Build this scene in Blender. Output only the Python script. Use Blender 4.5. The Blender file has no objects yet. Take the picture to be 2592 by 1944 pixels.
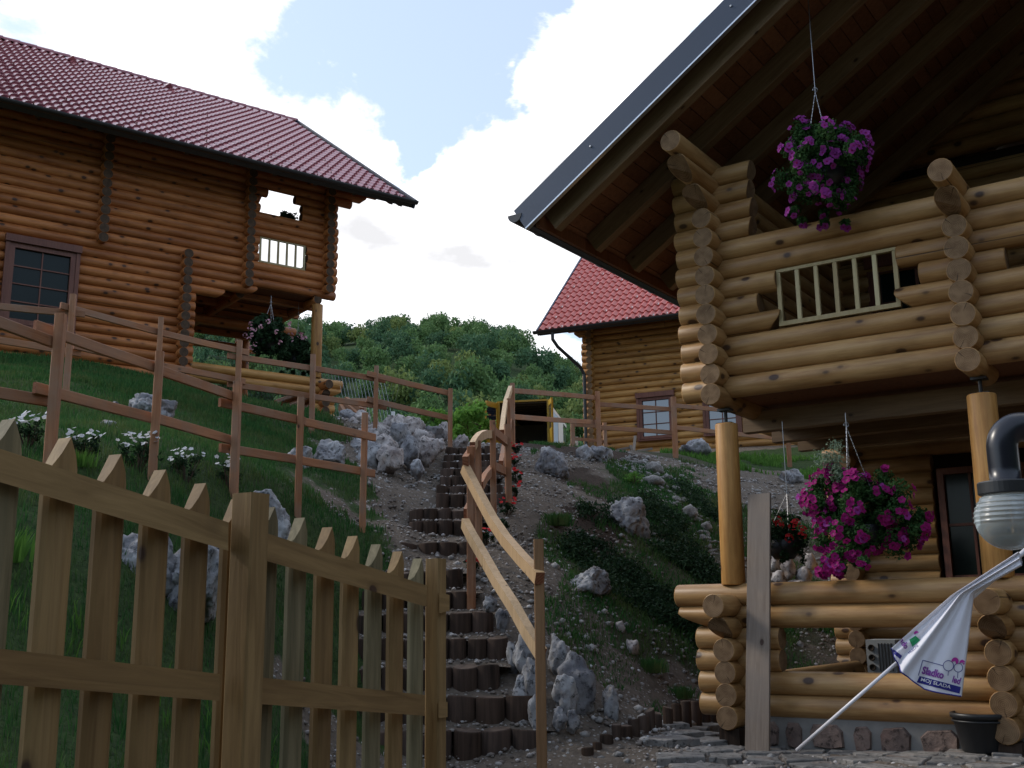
import bpy, math, random
import numpy as np
from mathutils import Vector, Matrix, noise as mn
random.seed(7); rng = np.random.default_rng(7)
sc = bpy.context.scene; COL = sc.collection

# ---------------------------------------------------------------- camera
PITCH, ROLL, FPX, CH = .2113, -.0121, 2719.4, 1.2
cp, sp, cr, sr = math.cos(PITCH), math.sin(PITCH), math.cos(ROLL), math.sin(ROLL)
FW = np.array([0, cp, sp]); U0 = np.array([0, -sp, cp]); X0 = np.array([1., 0, 0])
RT = X0*cr + U0*sr; UP = -X0*sr + U0*cr; CAM = np.array([0, 0, CH])
cam = bpy.data.cameras.new('camera'); camo = bpy.data.objects.new('camera', cam); COL.objects.link(camo)
cam.sensor_width = 36; cam.lens = FPX/2592*36; cam.clip_end = 6000; cam.clip_start = .05
m = Matrix.Identity(4)
for i in range(3):
    m[i][0] = RT[i]; m[i][1] = UP[i]; m[i][2] = -FW[i]
m[2][3] = CH; camo.matrix_world = m; sc.camera = camo

# ---------------------------------------------------------------- sky and sun
SUN_AZ, SUN_EL = -70, 36
w = bpy.data.worlds.new('World'); sc.world = w; w.use_nodes = True
nt = w.node_tree; N = nt.nodes; L = nt.links; N.clear()
def nd(t, **k):
    n = N.new(t)
    for a, b in k.items(): setattr(n, a, b)
    return n
out = nd('ShaderNodeOutputWorld'); bg = nd('ShaderNodeBackground'); bg.inputs['Strength'].default_value = .13
sky = nd('ShaderNodeTexSky', sky_type='NISHITA', sun_disc=False, sun_elevation=math.radians(SUN_EL), sun_rotation=math.radians(SUN_AZ))
sky.dust_density = 1.0; sky.ozone_density = 1.5
tc = nd('ShaderNodeTexCoord'); sx = nd('ShaderNodeSeparateXYZ'); L.new(tc.outputs['Generated'], sx.inputs[0])
def mth(op, a, b=None, c=None):
    n = nd('ShaderNodeMath', operation=op)
    for i, v in enumerate((a, b, c)):
        if v is None: continue
        if hasattr(v, 'links'): L.new(v, n.inputs[i])
        else: n.inputs[i].default_value = v
    return n.outputs[0]
zz = mth('ADD', mth('MAXIMUM', sx.outputs[2], 0), .22)
cx = nd('ShaderNodeCombineXYZ'); L.new(mth('DIVIDE', sx.outputs[0], zz), cx.inputs[0]); L.new(mth('DIVIDE', sx.outputs[1], zz), cx.inputs[1])
n1 = nd('ShaderNodeTexNoise'); n1.inputs['Scale'].default_value = 2.3; n1.inputs['Detail'].default_value = 9; n1.inputs['Roughness'].default_value = .66; n1.inputs['Distortion'].default_value = .25
mp = nd('ShaderNodeMapping'); mp.inputs['Location'].default_value = (3.35, 1.2, 0); L.new(cx.outputs[0], mp.inputs[0]); L.new(mp.outputs[0], n1.inputs['Vector'])
# a clear gap between the cloud banks, centred on one direction of the sky
def dirpt(x, y):
    d = RT*(x-1296)/FPX - UP*(y-972)/FPX + FW
    return d/np.linalg.norm(d)
nb = nd('ShaderNodeTexNoise'); nb.inputs['Scale'].default_value = 7; nb.inputs['Detail'].default_value = 5; nb.inputs['Roughness'].default_value = .6; L.new(tc.outputs['Generated'], nb.inputs['Vector'])
nsub = nd('ShaderNodeVectorMath', operation='SUBTRACT'); L.new(nb.outputs['Color'], nsub.inputs[0]); nsub.inputs[1].default_value = (.5, .5, .5)
nscl = nd('ShaderNodeVectorMath', operation='SCALE'); L.new(nsub.outputs[0], nscl.inputs[0]); nscl.inputs[3].default_value = .22
nadd = nd('ShaderNodeVectorMath', operation='ADD'); L.new(nscl.outputs[0], nadd.inputs[0]); L.new(tc.outputs['Generated'], nadd.inputs[1])
nnor = nd('ShaderNodeVectorMath', operation='NORMALIZE'); L.new(nadd.outputs[0], nnor.inputs[0])
def blob(x, y, deg, amt):
    d = dirpt(x, y); dp = nd('ShaderNodeVectorMath', operation='DOT_PRODUCT'); L.new(nnor.outputs[0], dp.inputs[0]); dp.inputs[1].default_value = d
    mr = nd('ShaderNodeMapRange', interpolation_type='SMOOTHSTEP'); mr.inputs[1].default_value = math.cos(math.radians(deg)); mr.inputs[2].default_value = 1
    mr.inputs[3].default_value = 0; mr.inputs[4].default_value = amt; L.new(dp.outputs['Value'], mr.inputs[0]); return mr.outputs[0]
v = mth('ADD', mth('MULTIPLY', mth('SUBTRACT', n1.outputs['Fac'], .5), 2.9), .58)
for b in ((1060, 60, 10, -.34), (1040, 330, 7, -.26), (1230, 150, 6, -.2), (350, 60, 14, .24), (560, 250, 8, .22), (780, 380, 3.5, .2), (870, 215, 3, .3), (1030, 45, 1.6, .4), (930, 300, 3, .3), (1000, 128, 1.3, .4), (1480, 360, 8, .34), (1280, 520, 7, .24), (1272, 118, 1.6, .3), (1100, 740, 9, .35), (1620, 60, 7, .3), (1700, -900, 40, -.12), (250, 900, 20, .2)):
    v = mth('ADD', v, blob(*b))
v = mth('SUBTRACT', v, mth('MULTIPLY', mth('MULTIPLY', mth('MINIMUM', mth('SUBTRACT', .25, sx.outputs[1]), .6), .9), mth('GREATER_THAN', .25, sx.outputs[1])))
low = nd('ShaderNodeMapRange', interpolation_type='SMOOTHSTEP'); low.inputs[1].default_value = .0; low.inputs[2].default_value = .42; low.inputs[3].default_value = .13; low.inputs[4].default_value = 0; L.new(sx.outputs[2], low.inputs[0])
v = mth('ADD', v, low.outputs[0])
cm = nd('ShaderNodeMapRange', interpolation_type='SMOOTHSTEP'); cm.inputs[1].default_value = .48; cm.inputs[2].default_value = .78; L.new(v, cm.inputs[0])
n2 = nd('ShaderNodeTexNoise'); n2.inputs['Scale'].default_value = 5; n2.inputs['Detail'].default_value = 6; L.new(mp.outputs[0], n2.inputs['Vector'])
cr1 = nd('ShaderNodeMapRange'); cr1.inputs[1].default_value = .32; cr1.inputs[2].default_value = .66; cr1.inputs[3].default_value = 7.4; cr1.inputs[4].default_value = 16; L.new(n2.outputs['Fac'], cr1.inputs[0])
cc = nd('ShaderNodeCombineColor'); L.new(cr1.outputs[0], cc.inputs[0]); L.new(mth('MULTIPLY', cr1.outputs[0], 1.0), cc.inputs[1]); L.new(mth('MULTIPLY', cr1.outputs[0], 1.03), cc.inputs[2])
skm = nd('ShaderNodeMix', data_type='RGBA', blend_type='MULTIPLY'); skm.inputs[0].default_value = 1; L.new(sky.outputs[0], skm.inputs[6]); skm.inputs[7].default_value = (1, 1, 1, 1)
ska = nd('ShaderNodeMix', data_type='RGBA', blend_type='ADD'); ska.inputs[0].default_value = 1; L.new(skm.outputs[2], ska.inputs[6]); ska.inputs[7].default_value = (3.7, 4.2, 4.9, 1)
mx = nd('ShaderNodeMix', data_type='RGBA'); L.new(cm.outputs[0], mx.inputs[0]); L.new(ska.outputs[2], mx.inputs[6]); L.new(cc.outputs[0], mx.inputs[7])
L.new(mx.outputs[2], bg.inputs[0]); L.new(bg.outputs[0], out.inputs[0])
sun = bpy.data.lights.new('sun', 'SUN'); sun.energy = 2.2; sun.angle = math.radians(10); sun.color = (1, .93, .82)
suno = bpy.data.objects.new('sun', sun); COL.objects.link(suno)
a, e = math.radians(SUN_AZ), math.radians(SUN_EL)
sd = Vector((math.sin(a)*math.cos(e), math.cos(a)*math.cos(e), math.sin(e)))
suno.rotation_euler = sd.to_track_quat('Z', 'Y').to_euler(); suno.location = (-20, 20, 40)
vs = sc.view_settings; vs.view_transform = 'Standard'; vs.look = 'None'; vs.gamma = 1; vs.exposure = -.1; vs.use_curve_mapping = False
try:
    sc.cycles.max_bounces = 6; sc.cycles.diffuse_bounces = 2; sc.cycles.glossy_bounces = 2; sc.cycles.transparent_max_bounces = 6
except Exception: pass

# ---------------------------------------------------------------- helpers
def ray(x, y): return RT*(x-1296)/FPX - UP*(y-972)/FPX + FW
def px(x, y, d): return CAM + ray(x, y)*d          # a point of the place seen at (x, y), d metres deep
def azv(d): a = math.radians(d); return np.array([math.sin(a), math.cos(a), 0])
class Frame:                                       # u along a wall, v into the depth, z up
    def __init__(s, O, au):
        s.O = np.array([O[0], O[1], 0.]); s.u = azv(au); s.v = azv(au-90)
    def w(s, u, v, z): return s.O + s.u*u + s.v*v + np.array([0, 0, z])
    def hit(s, x, y, v=0):
        d = ray(x, y); t = (v-(CAM-s.O)@s.v)/(d@s.v); P = CAM+d*t; return float((P-s.O)@s.u), float(P[2])
def tag(o, label=None, cat=None, group=None, kind=None):
    if label: o['label'] = label
    if cat: o['category'] = cat
    if group: o['group'] = group
    if kind: o['kind'] = kind
    return o
def thing(name, label, cat, loc=(0, 0, 0), group=None):
    o = bpy.data.objects.new(name, None); COL.objects.link(o); o.location = Vector(loc); o.empty_display_size = .1
    return tag(o, label, cat, group)
def link(name, me, mats=None, parent=None, mw=None):
    o = bpy.data.objects.new(name, me); COL.objects.link(o)
    if mats is not None and len(me.materials) == 0:
        for mm in (mats if isinstance(mats, (list, tuple)) else [mats]): me.materials.append(mm)
    if parent is not None:
        o.parent = parent
        pm = PM.get(parent.name) or Matrix.Translation(parent.location)
        o.matrix_parent_inverse = pm.inverted()
    if mw is not None: o.matrix_basis = mw
    PM[o.name] = mw.copy() if mw is not None else Matrix.Identity(4)
    return o
PM = {}
def mesh(name, V, Fc, smooth=False, mi=None):
    me = bpy.data.meshes.new(name)
    me.from_pydata([tuple(map(float, v)) for v in V], [], [tuple(map(int, f)) for f in Fc])
    if mi is not None: me.polygons.foreach_set('material_index', list(mi))
    if smooth is True: me.polygons.foreach_set('use_smooth', [True]*len(Fc))
    elif smooth is not False and smooth is not None and hasattr(smooth, '__len__'): me.polygons.foreach_set('use_smooth', list(smooth))
    me.update(); return me
def fastmesh(name, V, Fc, mi=None, smooth=False):
    V = np.asarray(V, np.float32); Fc = np.asarray(Fc, np.int32); k = Fc.shape[1]
    me = bpy.data.meshes.new(name); me.vertices.add(len(V)); me.vertices.foreach_set('co', V.ravel())
    me.loops.add(Fc.size); me.loops.foreach_set('vertex_index', Fc.ravel())
    me.polygons.add(len(Fc)); me.polygons.foreach_set('loop_start', np.arange(len(Fc), dtype=np.int32)*k)
    try: me.polygons.foreach_set('loop_total', np.full(len(Fc), k, np.int32))
    except Exception: pass
    if mi is not None: me.polygons.foreach_set('material_index', np.asarray(mi, np.int32))
    if smooth: me.polygons.foreach_set('use_smooth', np.ones(len(Fc), bool))
    me.update(calc_edges=True); me.validate(); return me
def axmat(P0, P1, up=(0, 0, 1)):                    # Z along P0->P1, Y as near up as can be, at P0
    P0 = Vector(P0); z = (Vector(P1)-P0).normalized(); upv = Vector(up)
    if abs(z.dot(upv)) > .98: upv = Vector((0, 1, 0))
    x = upv.cross(z).normalized(); y = z.cross(x)
    M = Matrix.Identity(4)
    for i in range(3): M[i][0] = x[i]; M[i][1] = y[i]; M[i][2] = z[i]; M[i][3] = P0[i]
    return M
LC = {}
def logmesh(Ln, r, c0, c1, seg=20, r1=None):
    key = (round(Ln, 2), r, c0, c1, seg, r1)
    if key in LC: return LC[key]
    r1 = r if r1 is None else r1
    V = []; Fc = []; mi = []; sm = []
    b = r*.06; bl = min(.012, Ln*.05)
    rings = [(0, r-b, c0), (bl, r, c0)]
    nmid = max(1, int(Ln/.9))
    for k in range(1, nmid): rings.append((Ln*k/nmid, r+(r1-r)*k/nmid, 0))
    rings += [(Ln-bl, r1, -c1), (Ln, r1-b, -c1)]
    for zr, rr, c in rings:
        for s in range(seg):
            t = 2*math.pi*s/seg; x, y = rr*math.cos(t), rr*math.sin(t)
            sh = c*max(0, .25-y/rr)**1.3 if c else 0
            V.append((x, y, zr+sh))
    nr = len(rings)
    for k in range(nr-1):
        for s in range(seg):
            s2 = (s+1) % seg
            Fc.append((k*seg+s, k*seg+s2, (k+1)*seg+s2, (k+1)*seg+s)); mi.append(0); sm.append(True)
    Fc.append(tuple(range(seg-1, -1, -1))); mi.append(1); sm.append(False)
    Fc.append(tuple(range((nr-1)*seg, nr*seg))); mi.append(1); sm.append(False)
    LC[key] = mesh('log', V, Fc, sm, mi); return LC[key]
def log(par, P0, P1, r=.1, name='log', mats=None, c0=0, c1=0, seg=20, r1=None, label=None):
    Ln = float(np.linalg.norm(np.asarray(P1)-np.asarray(P0)))
    me = logmesh(Ln, r, c0, c1, seg, r1)
    if mats is not None and len(me.materials) and me.materials[0] != mats[0]:
        me = me.copy(); me.materials.clear()
    o = link(name, me, mats, par, axmat(P0, P1)@Matrix.Rotation(0, 4, 'Z'))
    if label: o['label'] = label
    return o
def beammesh(Ln, w_, h_, ch, bend=0):
    key = ('b', round(Ln, 2), w_, h_, ch, bend)
    if key in LC: return LC[key]
    a, b = w_/2, h_/2
    prof = [(-a+ch, -b), (a-ch, -b), (a, -b+ch), (a, b-ch), (a-ch, b), (-a+ch, b), (-a, b-ch), (-a, -b+ch)]
    V = []; Fc = []; mi = []
    n = max(2, int(Ln/.5)+1)
    for k in range(n):
        t = k/(n-1)
        for x, y in prof: V.append((x, y+bend*math.sin(math.pi*t), Ln*t))
    for k in range(n-1):
        for s in range(8):
            s2 = (s+1) % 8; Fc.append((k*8+s, k*8+s2, k*8+8+s2, k*8+8+s)); mi.append(0)
    Fc.append(tuple(range(7, -1, -1))); mi.append(1); Fc.append(tuple(range((n-1)*8, n*8))); mi.append(1)
    LC[key] = mesh('beam', V, Fc, False, mi); return LC[key]
def beam(par, P0, P1, w_, h_, mats, name='rail', ch=.004, up=(0, 0, 1), bend=0):
    Ln = float(np.linalg.norm(np.asarray(P1)-np.asarray(P0)))
    me = beammesh(Ln, w_, h_, min(ch, w_/3, h_/3), bend)
    if len(me.materials) and me.materials[0] != (mats[0] if isinstance(mats, (list, tuple)) else mats): me = me.copy(); me.materials.clear()
    if not isinstance(mats, (list, tuple)): mats = [mats, mats]
    return link(name, me, mats, par, axmat(P0, P1, up))
def tubegeo(pts, r, seg=8, rs=None):
    pts = [Vector(p) for p in pts]; V = []; Fc = []
    for i, p in enumerate(pts):
        d = (pts[min(i+1, len(pts)-1)]-pts[max(i-1, 0)]).normalized()
        u = Vector((0, 0, 1)) if abs(d.z) < .9 else Vector((1, 0, 0))
        x = d.cross(u).normalized(); y = d.cross(x)
        rr = rs[i] if rs else r
        for s in range(seg):
            t = 2*math.pi*s/seg; V.append(p+x*rr*math.cos(t)+y*rr*math.sin(t))
    for i in range(len(pts)-1):
        for s in range(seg):
            s2 = (s+1) % seg; Fc.append((i*seg+s, i*seg+s2, i*seg+seg+s2, i*seg+seg+s))
    Fc.append(tuple(range(seg-1, -1, -1))); Fc.append(tuple(range((len(pts)-1)*seg, len(pts)*seg)))
    return V, Fc
class MB:
    def __init__(s): s.V = []; s.F = []; s.mi = []
    def add(s, V, Fc, mi=0):
        o = len(s.V); s.V += [tuple(v) for v in V]; s.F += [tuple(i+o for i in f) for f in Fc]; s.mi += [mi]*len(Fc); return s
    def tube(s, pts, r, seg=8, mi=0, rs=None): return s.add(*tubegeo(pts, r, seg, rs), mi)
    def box(s, c, h, M=None, mi=0):
        V = [Vector((c[0]+i*h[0], c[1]+j*h[1], c[2]+k*h[2])) for i in (-1, 1) for j in (-1, 1) for k in (-1, 1)]
        if M is not None: V = [M@v for v in V]
        return s.add(V, [(0, 1, 3, 2), (4, 6, 7, 5), (0, 4, 5, 1), (2, 3, 7, 6), (0, 2, 6, 4), (1, 5, 7, 3)], mi)
    def fbox(s, fr, u0, u1, v0, v1, z0, z1, mi=0):
        V = [fr.w(u, v, z) for u in (u0, u1) for v in (v0, v1) for z in (z0, z1)]
        return s.add(V, [(0, 1, 3, 2), (4, 6, 7, 5), (0, 4, 5, 1), (2, 3, 7, 6), (0, 2, 6, 4), (1, 5, 7, 3)], mi)
    def lathe(s, prof, seg=24, M=None, mi=0):
        V = []; Fc = []
        for r, z in prof:
            for k in range(seg):
                t = 2*math.pi*k/seg; p = Vector((r*math.cos(t), r*math.sin(t), z)); V.append(M@p if M is not None else p)
        for i in range(len(prof)-1):
            for k in range(seg):
                k2 = (k+1) % seg; Fc.append((i*seg+k, i*seg+k2, i*seg+seg+k2, i*seg+seg+k))
        return s.add(V, Fc, mi)
    def build(s, name, mats, parent=None, smooth=False):
        me = mesh(name, s.V, s.F, smooth, s.mi); return link(name, me, mats, parent)

# ---------------------------------------------------------------- materials
def mat(name, rough=.7, spec=.4, metal=0):
    mm = bpy.data.materials.new(name); mm.use_nodes = True
    b = mm.node_tree.nodes['Principled BSDF']; b.inputs['Roughness'].default_value = rough; b.inputs['Metallic'].default_value = metal
    b.inputs['Specular IOR Level'].default_value = spec
    return mm, mm.node_tree, b
class G:                                            # small node-graph writer
    def __init__(s, t): s.t = t
    def n(s, ty, **k):
        n = s.t.nodes.new(ty)
        for a, b in k.items(): setattr(n, a, b)
        return n
    def set(s, inp, v):
        if hasattr(v, 'links'): s.t.links.new(v, inp)
        else: inp.default_value = v
    def m(s, op, a, b=None, c=None, clamp=False):
        n = s.n('ShaderNodeMath', operation=op, use_clamp=clamp)
        for i, v in enumerate((a, b, c)):
            if v is not None: s.set(n.inputs[i], v)
        return n.outputs[0]
    def vm(s, op, a, b=None):
        n = s.n('ShaderNodeVectorMath', operation=op); s.set(n.inputs[0], a)
        if b is not None: s.set(n.inputs[1], b)
        return n.outputs[0]
    def noise(s, vec, scale, detail=4, rough=.5, dist=0, out='Fac'):
        n = s.n('ShaderNodeTexNoise'); s.set(n.inputs['Vector'], vec); n.inputs['Scale'].default_value = scale; n.inputs['Detail'].default_value = detail
        n.inputs['Roughness'].default_value = rough; n.inputs['Distortion'].default_value = dist; return n.outputs[out]
    def voro(s, vec, scale, feat='F1', out='Distance'):
        n = s.n('ShaderNodeTexVoronoi', feature=feat); s.set(n.inputs['Vector'], vec); n.inputs['Scale'].default_value = scale; return n.outputs[out]
    def ramp(s, f, stops):
        n = s.n('ShaderNodeValToRGB'); s.set(n.inputs[0], f); cr_ = n.color_ramp
        while len(cr_.elements) < len(stops): cr_.elements.new(.5)
        for e_, (p, c) in zip(cr_.elements, stops): e_.position = p; e_.color = (*c, 1)
        return n.outputs[0]
    def mr(s, f, a, b, c=0, d=1):
        n = s.n('ShaderNodeMapRange'); s.set(n.inputs[0], f)
        for i, v in enumerate((a, b, c, d)): n.inputs[i+1].default_value = v
        return n.outputs[0]
    def mix(s, f, a, b, bt='MIX'):
        n = s.n('ShaderNodeMix', data_type='RGBA', blend_type=bt); s.set(n.inputs[0], f)
        s.set(n.inputs[6], a if hasattr(a, 'links') else (*a, 1)); s.set(n.inputs[7], b if hasattr(b, 'links') else (*b, 1)); return n.outputs[2]
    def bump(s, h, st, dist, bsdf):
        n = s.n('ShaderNodeBump'); n.inputs['Strength'].default_value = st; n.inputs['Distance'].default_value = dist; s.set(n.inputs['Height'], h); s.t.links.new(n.outputs[0], bsdf.inputs['Normal'])
def objvec(g):
    tc_ = g.n('ShaderNodeTexCoord'); oi = g.n('ShaderNodeObjectInfo')
    off = g.vm('SCALE', (37.1, 11.7, 23.3)); off.node.inputs[3].default_value = 1
    g.t.links.new(oi.outputs['Random'], off.node.inputs[3])
    return tc_.outputs['Object'], g.vm('ADD', tc_.outputs['Object'], off), oi.outputs['Random']
def wood(name, dark, light, rough=.5, knots=.16, grain=1., crack=0, red=0, grey=None, spec=.35):
    mm, t, b = mat(name, rough, spec); g = G(t)
    ov, rv, rnd = objvec(g)
    st = g.n('ShaderNodeMapping'); st.inputs['Scale'].default_value = (1, 1, .07); g.set(st.inputs[0], rv); sv = st.outputs[0]
    f = g.noise(sv, 34*grain, 5, .6, .8)
    f2 = g.noise(rv, 1.3, 3)
    c = g.ramp(g.m('ADD', g.m('MULTIPLY', f, .65), g.m('MULTIPLY', f2, .35)), [(.36, dark), (.62, light)])
    # each piece has its own tone
    tone = g.mr(rnd, 0, 1, .78, 1.16)
    c = g.mix(1, c, g.n('ShaderNodeCombineColor').outputs[0], 'MULTIPLY')
    cc_ = c.node.inputs[7].links[0].from_node
    g.set(cc_.inputs[0], tone); g.set(cc_.inputs[1], g.m('MULTIPLY', tone, g.mr(rnd, 0, 1, .93, 1.03))); g.set(cc_.inputs[2], g.m('MULTIPLY', tone, g.mr(rnd, 0, 1, .85, 1.08)))
    if crack:
        s2 = g.n('ShaderNodeMapping'); s2.inputs['Scale'].default_value = (1, 1, .22); g.set(s2.inputs[0], rv); stn = g.noise(s2.outputs[0], 5.5, 5, .65)
        c = g.mix(g.mr(stn, .50, .70, 0, .55), c, tuple(x*.5 for x in dark)); c = g.mix(g.mr(stn, .46, .34, 0, .35), c, tuple(min(1, x*1.25) for x in light))
    # knots with a dark heart and a halo along the grain
    km = g.n('ShaderNodeMapping'); km.inputs['Scale'].default_value = (1, 1, .62); g.set(km.inputs[0], rv)
    kd = g.voro(km.outputs[0], 5.2)
    kh = g.mr(kd, knots*.72, knots*.5, 0, 1); k2 = g.mr(kd, knots*1.25, knots*.5, 0, .5)
    c = g.mix(g.m('MULTIPLY', k2, 1, clamp=True), c, tuple(x*.55 for x in dark))
    c = g.mix(g.m('MULTIPLY', kh, .9, clamp=True), c, (.045, .02, .012))
    h = f
    if crack:
        sxx = g.n('ShaderNodeSeparateXYZ'); g.set(sxx.inputs[0], ov)
        ang = g.m('ARCTAN2', sxx.outputs[1], sxx.outputs[0])
        wv = g.m('ADD', g.m('MULTIPLY', g.noise(sv, 9, 3), .5), g.mr(rnd, 0, 1, -3.4, 2.6))
        dd = g.m('ABSOLUTE', g.m('SUBTRACT', ang, wv))
        ck = g.m('MULTIPLY', g.mr(dd, .07, .02, 0, 1), g.mr(g.noise(rv, .9, 1), .38, .44, 0, 1), clamp=True)
        c = g.mix(g.m('MULTIPLY', ck, .85), c, (.03, .015, .01)); h = g.m('SUBTRACT', f, g.m('MULTIPLY', ck, 1.5))
    if grey:
        gf = g.mr(g.noise(rv, 2.5, 5, .65), .38, .68, 0, 1); c = g.mix(gf, c, grey)
    g.set(b.inputs['Base Color'], c)
    g.bump(h, .35, .004, b); return mm
def endgrain(name, dark, light):
    mm, t, b = mat(name, .75, .2); g = G(t); ov, rv, rnd = objvec(g)
    sxx = g.n('ShaderNodeSeparateXYZ'); g.set(sxx.inputs[0], ov)
    rad = g.m('SQRT', g.m('ADD', g.m('POWER', sxx.outputs[0], 2), g.m('POWER', sxx.outputs[1], 2)))
    rr = g.m('ADD', rad, g.m('MULTIPLY', g.noise(rv, 9, 3), .02))
    ring = g.m('SINE', g.m('MULTIPLY', rr, 520))
    ang = g.m('ARCTAN2', sxx.outputs[1], sxx.outputs[0])
    f = g.m('ADD', g.m('MULTIPLY', ring, .12), g.noise(rv, 14, 4))
    c = g.ramp(f, [(.3, dark), (.7, light)])
    ck = g.m('MULTIPLY', g.mr(g.m('ABSOLUTE', g.m('SUBTRACT', g.m('ADD', ang, g.m('MULTIPLY', g.noise(rv, 30, 2), .25)), g.mr(rnd, 0, 1, -2.6, 2.8))), .07, .02, 0, 1), g.mr(rad, .012, .03, 0, 1), clamp=True)
    c = g.mix(g.m('MULTIPLY', ck, .8), c, (.03, .017, .01))
    g.set(b.inputs['Base Color'], c); g.bump(f, .3, .002, b); return mm
LOGW = wood('log_pine', (.30, .155, .055), (.45, .275, .115), .42, .25, .8, crack=1)
LOGE = endgrain('log_end', (.14, .082, .042), (.26, .165, .09))
LOGR = wood('log_red', (.31, .100, .028), (.49, .185, .055), .5, .25, .8, crack=1)
LOGRE = endgrain('log_red_end', (.055, .034, .021), (.11, .066, .04))
LOGB = wood('log_honey', (.37, .17, .045), (.55, .295, .09), .5, .24, .8, crack=1)
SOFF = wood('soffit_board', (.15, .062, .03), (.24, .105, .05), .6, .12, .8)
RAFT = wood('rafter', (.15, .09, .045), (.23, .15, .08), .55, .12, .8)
FENCE = wood('fence_wood', (.29, .115, .05), (.43, .20, .095), .7, .14, .9, grey=(.31, .19, .125))
FENCEE = endgrain('fence_end', (.20, .07, .035), (.34, .15, .08))
GATE = wood('gate_wood', (.155, .09, .032), (.27, .17, .068), .65, .13, 1.1)
GATEG = wood('gate_green', (.10, .085, .042), (.22, .18, .10), .7, .13, 1.1)
NEWW = wood('new_rail_wood', (.48, .32, .17), (.66, .47, .28), .6, .10, .9)
GATER = wood('post_tan', (.24, .13, .06), (.36, .21, .105), .65, .12, 1)
PLANK = wood('grey_plank', (.15, .11, .08), (.24, .185, .14), .7, .14, 1, grey=(.19, .155, .13))
WFRAME = wood('window_wood', (.13, .045, .03), (.20, .08, .05), .45, .0, .9)
BALW = wood('baluster_wood', (.38, .31, .15), (.50, .42, .24), .55, .05, .8)
STUMP = wood('stump_side', (.024, .017, .013), (.085, .056, .042), .85, .0, .5, spec=.15)
STUMPE = endgrain('stump_top', (.06, .042, .032), (.17, .12, .09))
def plain(name, col, rough=.6, spec=.4, metal=0, nz=.15, sc_=20, bump=0):
    mm, t, b = mat(name, rough, spec, metal); g = G(t); ov, rv, rnd = objvec(g)
    f = g.noise(rv, sc_, 4); c = g.mix(f, tuple(x*(1-nz) for x in col), tuple(min(1, x*(1+nz)) for x in col))
    g.set(b.inputs['Base Color'], c)
    if bump: g.bump(f, bump, .005, b)
    return mm
METAL = plain('dark_sheet_metal', (.03, .045, .08), .38, .5, .0, .1, 3)
METALE = plain('bare_metal_edge', (.55, .58, .62), .3, .6, .8)
GUT = plain('gutter_brown_black', (.03, .027, .027), .35, .5)
STEEL = plain('steel', (.35, .35, .36), .4, .5, .9)
BLACKP = plain('black_plastic', (.018, .019, .021), .45, .45, 0, .25, 6)
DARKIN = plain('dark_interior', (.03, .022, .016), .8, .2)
WHITEP = plain('white_device', (.34, .35, .35), .5, .4)
WHITEM = plain('white_metal', (.75, .74, .72), .4, .5)
HOOKR = plain('snow_hook_red', (.22, .07, .06), .4, .5)
VANY = plain('van_yellow', (.42, .27, .03), .35, .5)
VANIN = plain('van_interior', (.05, .042, .03), .8, .2)
VANPAN = plain('van_panel', (.13, .125, .10), .8, .2, 0, .2, 5)
CARD = plain('cardboard', (.42, .25, .17), .8, .2)
def tilemat(name, c0, c1, rough):
    mm, t, b = mat(name, rough, .5); g = G(t); ov, rv, rnd = objvec(g)
    g.set(b.inputs['Base Color'], g.mix(rnd, c0, c1)); b2 = g.noise(rv, 40, 3); g.bump(b2, .15, .003, b); return mm
TILEL = tilemat('roof_tile_wine', (.26, .08, .10), (.37, .13, .145), .18)
TILER = tilemat('roof_tile_red', (.42, .085, .075), (.54, .13, .11), .42)
def rockmat(name, light, dark, rust):
    mm, t, b = mat(name, .82, .25); g = G(t); ov, rv, rnd = objvec(g)
    f = g.noise(rv, 3.2, 8, .65, .4); f2 = g.noise(rv, 16, 6, .7); v1 = g.voro(rv, 9)
    c = g.ramp(f, [(.34, dark), (.5, tuple((a+b_)/2 for a, b_ in zip(light, dark))), (.62, light)])
    c = g.mix(g.mr(f2, .53, .64, 0, .9), c, tuple(x*.22 for x in dark)); c = g.mix(g.mr(v1, .12, .03, 0, .7), c, tuple(x*.2 for x in dark))
    c = g.mix(g.mr(g.noise(rv, 5, 4), .58, .75, 0, .6), c, rust)
    g.set(b.inputs['Base Color'], c); g.bump(g.m('ADD', g.m('MULTIPLY', f2, .8), g.m('MULTIPLY', v1, .4)), .7, .03, b); return mm
ROCK = rockmat('limestone', (.43, .425, .43), (.13, .13, .145), (.34, .27, .22))
ROCKW = rockmat('limestone_warm', (.60, .55, .52), (.22, .19, .185), (.38, .25, .17))
COB = rockmat('cobble', (.40, .38, .36), (.22, .21, .20), (.30, .24, .2))
FLAG = rockmat('flagstone', (.27, .25, .23), (.13, .125, .12), (.25, .17, .13))
BASEST = rockmat('base_stone', (.24, .17, .14), (.12, .09, .08), (.26, .13, .10))
MORT = plain('mortar', (.23, .22, .205), .9, .1, 0, .25, 12, .5)
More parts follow.
